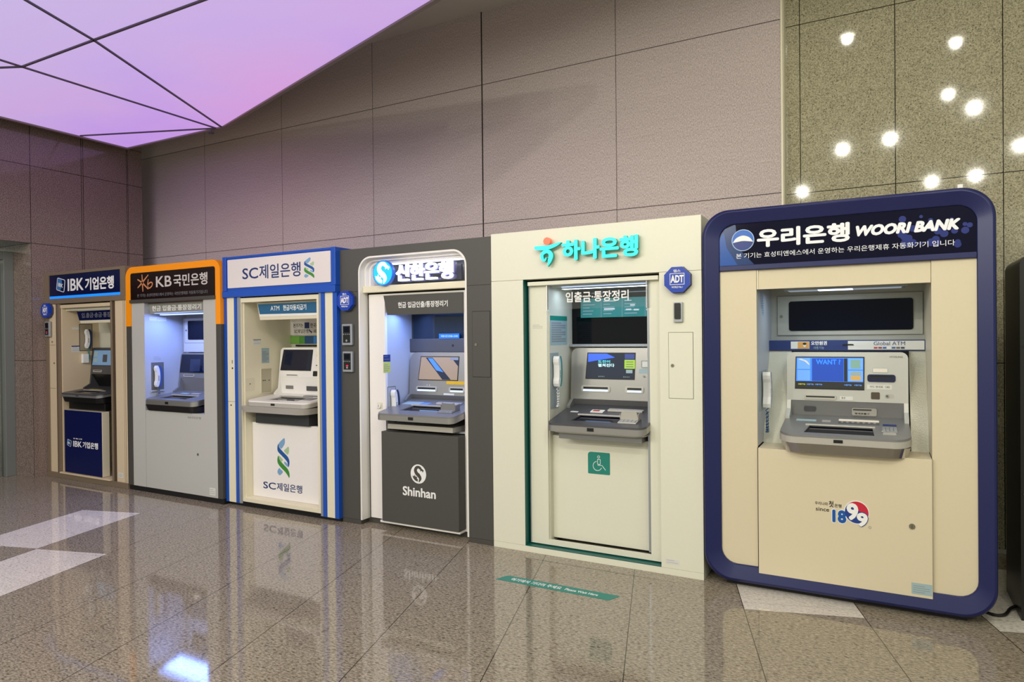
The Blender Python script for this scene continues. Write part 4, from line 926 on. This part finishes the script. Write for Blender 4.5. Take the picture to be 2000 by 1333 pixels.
# frame profile: rounded outer edge, face sloping inwards to the panel
def fr_loop(dx, y, r):
    k = dx / .0955
    x0 = X0 + (IX0 - X0) * k; x1 = X1 + (IX1 - X1) * k; z0 = Z0 + (IZ0 - Z0) * k; z1 = Z1 + (IZ1 - Z1) * k
    return [mb.bm.verts.new((p[0], y, p[1])) for p in rr(x0, x1, z0, z1, r, 16)]
prof = [(0, .30, .15), (0, .022, .15), (.003, .010, .149), (.010, .002, .147), (.020, .0, .143), (.092, .022, .088), (.0955, .026, .085), (.0955, .045, .085)]
for seg in (prof[0:2], prof[1:5], prof[4:6], prof[5:7], prof[6:8]):
    loops = [fr_loop(*q) for q in seg]
    for A_, B_ in zip(loops, loops[1:]):
        for k in range(len(A_)):
            f = mb.bm.faces.new((A_[k], A_[(k + 1) % len(A_)], B_[(k + 1) % len(A_)], B_[k])); f.smooth = True
mb.mi(woori_blue); mb.done('indigo_frame', t, recalc=True)
mb = M(); mb.plate(rr(.04, 1.375, .07, 2.13, .13), .301, 1.1, charcoal_d, [rr(.27, 1.17, .09, 1.80, .01)]); mb.done('rear_shell', t)
mb = M(); mb.box(.12, 1.29, .06, 1.0, 0, .0295, blackrub); mb.done('base', t)
mb = M(); mb.plate(rr(IX0, IX1, 1.846, IZ1, .085, bl=0, br=0), .030, .06, woori_sign); sp = mb.done('sign_panel', t)
mb = M()
for i in range(34):
    random.seed(100 + i); u, v = random.random(), random.random()
    x = 1.335 - .33 * u; z = 1.87 + .19 * v; r_ = random.uniform(.008, .02)
    if x > .98 and (x + r_ < 1.32) and not (z + r_ > 2.0 and x + r_ > 1.26): mb.plate(circ(x, z, r_, n=14), .0299 - .00001 * i - .0001, .02995, mat('dot_blue', '1c2a78', .2))
mb.plate([(IX0, 1.847), (.29, 1.847), (.20, 1.95), (.19, 2.077), (.185, 2.08), (.13, 2.06), (.108, 2.03), (IX0, 2.0)], .0296, .0299, mat('royal_print', '0e3470', .2))
mb.plate([(IX0, 1.848), (.20, 1.848), (.14, 1.95), (.125, 2.04), (.108, 2.02), (IX0, 2.0)], .0294, .0296, mat('azure_print', '1450a8', .2))
mb.done('sign_print', sp)
mb = M(); mb.plate(circ(.230, 1.988, .062), .028, .0292, mat('pale_rim', 'a8c4e8', .3)); mb.plate(circ(.230, 1.988, .058), .0272, .028, mat('emblem_blue', '1260c4', .3)); 
cp = lambda u, v: (.230 + u * .0575, 1.988 + v * .0575)
up = cr([cp(-.97, -.22), cp(-.62, .24), cp(0, .46), cp(.62, .24), cp(.97, -.22)], 5); lo = cr([cp(.97, -.22), cp(.55, -.14), cp(0, -.08), (cp(-.55, -.14)), cp(-.97, -.22)], 5)
mb.plate(up + lo[1:-1], .0262, .0271, ink_w)
mb.plate(lo[:-1] + [cp(math.cos(math.radians(q)) * .99, math.sin(math.radians(q)) * .99) for q in range(194, 346, 8)], .0265, .0271, mat('emblem_navy', '0a2a80', .3))
mb.done('emblem', sp)
ws = mat('sign_print_white', 'e8e8ee', .35, emit=.12)
mb = M(); mb.text('우리은행', .306, .776, 1.940, 2.044, .0292, ws, .0012, .045); mb.text('WOORI BANK', .804, 1.268, 1.962, 2.020, .0292, ws, .0012, .07, shear=.25)
mb.text('본 기기는 효성티앤에스에서 운영하는 우리은행제휴 자동화기기 입니다', .192, 1.244, 1.884, 1.914, .0292, ws, .0008, .004); mb.done('sign_lettering', sp)
mb = M(); mb.box(IX0, IX1, .018, .06, 1.816, 1.8455, woori_blue, .003); mb.done('sign_rail', t)
mb = M(); mb.plate(rr(IX0, .300, IZ0, 1.8155, 0, bl=.085, tl=0, tr=0, br=0), .035, .06, woori_cream); mb.box(.290, .300, .06, .64, .81, 1.75, kb_in); mb.done('left_panel', t)
mb = M(); mb.plate(rr(1.143, IX1, IZ0, 1.8155, 0, br=.085, tl=0, tr=0, bl=0), .035, .06, woori_cream); mb.box(1.143, 1.150, .06, .64, .81, 1.75, woori_cream); mb.done('right_panel', t)
mb = M(); mb.box(.302, 1.141, .042, .07, 1.705, 1.8155, woori_cream); mb.box(.300, 1.143, .07, .64, 1.742, 1.76, mat('inner_silver_grey', 'b4b2a4', .45)); mb.box(.302, .310, .036, .042, 1.705, 1.815, cream); mb.done('upper_panel', t)
mb = M(); mb.box(.306, 1.141, .012, .04, .098, .806, woori_cream, .0015); mb.box(.306, 1.141, .04, .25, .79, .8059, woori_cream); mb.box(.300, .3055, .03, .04, .1, .806, ink); mb.box(1.1412, 1.1428, .03, .04, .1, .806, ink); ld = mb.done('lower_door', t)
lock(ld, 1.052, .012, .458, .014)
o = notice(ld, 1.048, 1.138, .113, .170, .012, rows=4, base=sticker_b)
mb = M(); 
mb.text('우리나라', .598, .662, .520, .538, .012, ink, .0008, .01); mb.text('첫', .666, .690, .514, .548, .012, ink, .0008, .02); mb.text('은행', .694, .728, .516, .534, .012, ink, .0008, .01)
mb.text('since', .602, .668, .488, .508, .012, ink, .0008, .01)
wh = mat('logo_white', 'f4f4f4', .45); lb1 = mat('logo_blue_1899', '0c55a8', .45); lrd = mat('logo_red', 'c81e3c', .45); lnb = mat('logo_navy', '1c3c90', .45)
mb.text('18', .680, .754, .430, .508, .0118, wh, .0012, .09); mb.text('18', .683, .751, .434, .504, .0110, lb1, .0012, .06)
mb.plate(circ(.800, .500, .060, .062), .0100, .0118, wh); 
mb.plate([(.800 + .056 * math.cos(math.radians(q)), .500 + .058 * math.sin(math.radians(q))) for q in range(-20, 131, 10)], .0092, .0100, lrd)
mb.plate([(.800 + .056 * math.cos(math.radians(q)), .500 + .058 * math.sin(math.radians(q))) for q in range(130, 341, 10)], .0092, .0100, lnb)
mb.text('9', .752, .808, .456, .548, .0092, wh, .0008, .05, shear=.0); mb.text('9', .800, .855, .425, .506, .0090, lnb, .0010, .075); mb.text('9', .800, .852, .428, .502, .0084, wh, .0010, .055)
mb.plate(circ(.862, .428, .0065, n=14), .0108, .0118, ink_grey, [circ(.862, .428, .005, n=14)]); mb.done('anniversary_emblem', ld)
# recess back wall
ing = mat('recess_silver', 'b9b9b0', .42, .1)
mb = M(); mb.box(.29, 1.15, .64, .66, .80, 1.76, ing); mb.done('recess_back', t)
mb = M(); mb.plate(rr(.340, 1.156 - .02, 1.442, 1.690, .002), .628, .6395, ing); mb.plate(rr(.338, 1.138, 1.440, 1.692, .002), .6355, .6398, ink_grey); mb.plate(rr(.408, 1.088, 1.469, 1.656, .016), .622, .6278, glass_nv); o = mb.done('hatch_door', t); lock(o, .362, .628, 1.562, .010)
mb = M(); mb.plate([(.386, 1.742), (1.068, 1.742), (1.04, 1.704), (.42, 1.704)], .26, .40, silver); mb.box(.60, .78, .27, .39, 1.7015, 1.7035, mat('led_core', 'c8dcff', .4, emit=4.0)); mb.box(.44, .60, .27, .39, 1.702, 1.7035, mat('diffuser', 'b8c8d8', .3, emit=.5)); mb.box(.78, 1.02, .27, .39, 1.702, 1.7035, mat('diffuser', 'b8c8d8')); mb.done('interior_light', t)
light('interior_lamp', 'AREA', (OX + .62, OY + .33, 1.698), 1.7, (.70, .88, 1.0), .4, size_y=.05)
mb = M(); mb.box(.300, 1.143, .530, .64, 1.346, 1.409, ink_navy); mb.box(.746, 1.138, .5275, .530, 1.352, 1.404, sticker_w); o = mb.done('banner_strip', t)
mb = M(); mb.box(.428, .534, .5275, .530, 1.357, 1.402, sticker_w); mb.box(.468, .532, .526, .5275, 1.359, 1.400, mat('banknote_orange', 'd8a05a', .5)); mb.plate(circ(.507, 1.379, .009, .012, 16), .5252, .526, mat('note_cream', 'ece2d4', .5)); mb.plate(circ(.507, 1.388, .011, .007, 14), .5245, .5251, ink); mb.text('오만원권', .543, .632, 1.380, 1.404, .530, ink_w, .001, .03); mb.text('사용가능', .556, .616, 1.355, 1.372, .530, sticker_b, .001, .0)
mb.text('Global ATM', .882, 1.043, 1.378, 1.400, .5275, ink_navy, .001, .005)
for i, hx in enumerate(('b8404a', '9a3a58', '2a5fae', 'e8e8e8', '3c62a0', '6a5a5a', '2c3a5a')): mb.box(.883 + .023 * i, .902 + .023 * i, .5262, .5275, 1.358, 1.368, mat('card_' + hx, hx, .5))
mb.plate(rr(.716, .778, 1.370, 1.386, .008), .5245, .5262, black); mb.done('banner_print', o)
fl_m = mat('hammered_panel', 'c4c3b4', .32, .1, noise=.05, nscale=160, bump=.8)
mb = M(); mb.plate([(.54, 1.346), (.56, 1.346), (.27, .806), (.25, .806)], .3005, .432, fl_m, axis='yz'); mb.done('flank_panel', t)
mb = M(); mb.plate([(.54, 1.346), (.56, 1.346), (.27, .806), (.25, .806)], 1.060, 1.1428, fl_m, axis='yz'); mb.done('flank_panel', t)
mb = M(); mb.box(.440, 1.060, .50, .56, .83, 1.345, gap); mb.done('shadow_gap', t)
notice(t, .19, .25, 1.60, 1.70, .300, side=True, rows=5, base=mat('pale_blue_sheet', '9fb0c8', .5)); notice(t, .24, .32, 1.56, 1.68, .300, side=True, rows=6, base=mat('pale_blue_sheet', '9fb0c8'))
mb = M(); mb.plate(rr(.10, .40, 1.0, 1.235, .01), .3002, .3012, mat('niche_pale', '9aa5aa', .5), axis='yz'); mb.done('phone_niche', t)
handset(.302, .20, 1.020, 1.228, corr, mat('phone_slate', '46599a', .35), 'white and blue handset in the recess of the rightmost indigo framed booth', cordm=mat('cord_slate', '4c6a94', .45), cl=.13, ybow=.03)
a, lean, sl, tr = atm('silver cash machine with wide bright blue screen inside the indigo framed booth', .422, 1.052, mat('pale_silver_fascia', 'c4c4be', .36, .15), steel_g, steel_l, steel_g, 1.340, 1.055, .955, .905, yt=.38, yf=.36, ytf=-.055, ytb=.30, thick=.045, well=(.545, .885, .0, .16), rt=.035, rc=.09, z_lip=.806, lipm=chrome, bump=.0, deep=.50)
so, d = screen(a, lean, .470, .836, 1.122, 1.314, disp='3f7fe8', em=.85, dx=.004)
mb = M(); F1 = mat('screen_grey', '38383a', .15); F2 = mat('screen_sky', '6aa0f0', .15, emit=.7); F3 = mat('screen_mid', '2a4fb8', .15, emit=.45)
mb.plate([(.472, 1.128), (.832, 1.128), (.832, 1.168), (.472, 1.168)], -.0046, -.0038, F1, fn=lean)
for q in ((.480, .550, 1.240, 1.304), (.480, .550, 1.172, 1.234), (.752, .828, 1.240, 1.304), (.752, .828, 1.172, 1.234)): mb.plate(rr(*q, .002), -.0048, -.0038, F2, fn=lean)
mb.plate(rr(.560, .728, 1.17, 1.304, .001), -.0045, -.0038, F3, fn=lean); mb.plate(rr(.730, .748, 1.17, 1.304, .001), -.0045, -.0038, F1, fn=lean)
mb.plate(rr(.765, .815, 1.246, 1.298, .002), -.0053, -.0048, mat('screen_grass', '7fa8a0', .3, emit=.3), fn=lean); mb.plate(rr(.765, .817, 1.177, 1.204, .002), -.0053, -.0048, mat('screen_gold', 'd0a860', .3, emit=.3), fn=lean); mb.plate(rr(.765, .817, 1.205, 1.229, .002), -.0053, -.0048, sticker_b, fn=lean)
mb.plate([(.485, 1.298), (.52, 1.285), (.547, 1.262), (.545, 1.272), (.53, 1.290), (.50, 1.302)], -.0053, -.0048, ink_w, fn=lean)
mb.text('WANT ?', .582, .712, 1.268, 1.298, -.0046, mat('screen_text', '2a7cff', .3, emit=1.1), .0006, .03, fn=lean)
for x, mm in ((.484, mat('yellow_text', 'd8d840', .4, emit=.5)), (.530, F2), (.576, F2), (.730, F2), (.782, F2)): mb.text('사용가능', x, x + .040, 1.146, 1.155, -.0046, mm, .0006, .02, fn=lean)
mb.done('display_picture', so)
slot(a, lean, .518, .690, 1.062, 1.088, steel_l, 'passbook_slot')
mb = M(); mb.plate(rr(.708, .776, 1.064, 1.084, .002), -.001, -.0002, sticker_w, fn=lean); mb.text('통장', .716, .738, 1.070, 1.080, -.001, ink, .0006, fn=lean); mb.plate(rr(.848, .972, 1.130, 1.156, .002), -.001, -.0002, sticker_w, fn=lean); mb.text('카드 명세표', .862, .928, 1.138, 1.150, -.001, ink, .0006, fn=lean); mb.text('CARD', .94, .962, 1.138, 1.150, -.001, ink, .0006, fn=lean); mb.plate(rr(.876, .954, 1.224, 1.251, .002), -.0012, -.0002, sticker_b, fn=lean); mb.plate(rr(.879, .951, 1.227, 1.248, .001), -.0018, -.0012, mat('note_cream', 'ece2d4', .5), fn=lean); mb.text('HYOSUNG', .962, 1.026, 1.309, 1.319, 0, ink, .0008, 0, fn=lean); mb.done('fascia_labels', a)
o = slot(a, lean, .850, .990, 1.172, 1.214, mat('slot_navy', '0c1440', .3), 'card_slot'); 
mb = M(); mb.plate(rr(.868, .912, 1.073, 1.113, .006), -.002, -.0002, mat('reader_brown', '4e4236', .4), fn=lean); mb.plate(rr(.938, .982, 1.082, 1.104, .010), -.0012, -.0002, steel_l, fn=lean); mb.done('contactless_reader', a)
mb = M(); mb.cyl((.948, .3585, 1.093), .009, -.004, chrome, 'y', 16); mb.cyl((.948, .3545, 1.093), .004, -.001, ink, 'y', 12); mb.done('camera_eye', a)
rl = lambda c: Vector((c.x, c.y + .352 + (1.055 - c.z) * .30, c.z))
mb = M(); mb.plate(rr(.770, .896, .975, 1.020, .008), -.003, .004, steel_l, fn=rl); mb.plate(rr(.776, .870, 1.005, 1.014, .003), -.005, -.003, steel_d, fn=rl); mb.text('명세표출구', .785, .86, .982, .992, -.003, ink, .0008, .02, fn=rl); mb.done('receipt_slot', a)
mb = M(); mb.plate(rr(.515, .580, .990, 1.018, .008), -.002, .004, steel_d, fn=rl); mb.done('speaker_grille', a)
mb = M(); mb.box(.484, .590, .235, .275, .9052, .9062, sticker_b); mb.box(.62, .665, .235, .275, .9052, .9062, steel_l); mb.map(sl); mb.done('tray_label', tr)
mb = M(); mb.box(.705, .908, .265, .290, .905, .913, mat('note_cream', 'ece2d4'), .003); mb.box(.705, .908, .215, .262, .905, .907, steel_d)
for k in range(7): mb.box(.718 + .027 * k, .730 + .027 * k, .235, .250, .907, .910, silver)
mb.map(sl); mb.done('banknote_guide', tr)
mb = M(); mb.box(.925, .990, .195, .235, .905, .908, ink_navy); mb.box(.915, .995, .085, .190, .905, .909, steel_g, .002)
for i in range(4):
    for j in range(3): mb.box(.922 + .018 * i, .936 + .018 * i, .095 + .022 * j, .112 + .022 * j, .909, .914, silver)
mb.box(.925, .985, .035, .075, .905, .907, steel_l); mb.map(sl); mb.done('key_pad', tr)
OX, OY = -.90, 3.97
# little white clip on top of the booth
mb = M(); mb.box(1.262, 1.286, .10, .15, 2.1675, 2.200, whitep, .003); mb.done('cable_clip', t)

# ------------------------------------------------------------------ power cable and dark kiosk at the far right
OX = OY = 0.0
mb = M(); mb.tube(cr([(.44, 4.25, .009), (.505, 4.16, .009), (.56, 4.17, .012), (.595, 4.25, .020), (.6265, 4.30, .022)], 5), .0075, blackrub, 8)
solo(mb, 'power_cable', 'black power cable on the floor between indigo booth and black kiosk', 'cable', (.56, 4.2, 0))
t = thing('tall_kiosk', 'tall black kiosk cut off at the right edge of the picture', 'kiosk', (1.0, 4.15, 0))
mb = M(); mb.plate(rr(.628, 1.30, .0, 1.835, .05, bl=0, br=0), 4.16, 4.60, mat('kiosk_black', '141414', .35)); mb.done('cabinet', t)
mb = M(); mb.box(.632, 1.296, 4.152, 4.1598, 1.375, 1.379, black); mb.done('panel_seam', t)
mb = M(); mb.cyl((.645, 4.16, .64), .008, -.02, chrome, 'y', 16); mb.done('door_knob', t)

for o in bpy.data.objects:
    if '_base' in o.keys(): del o['_base']
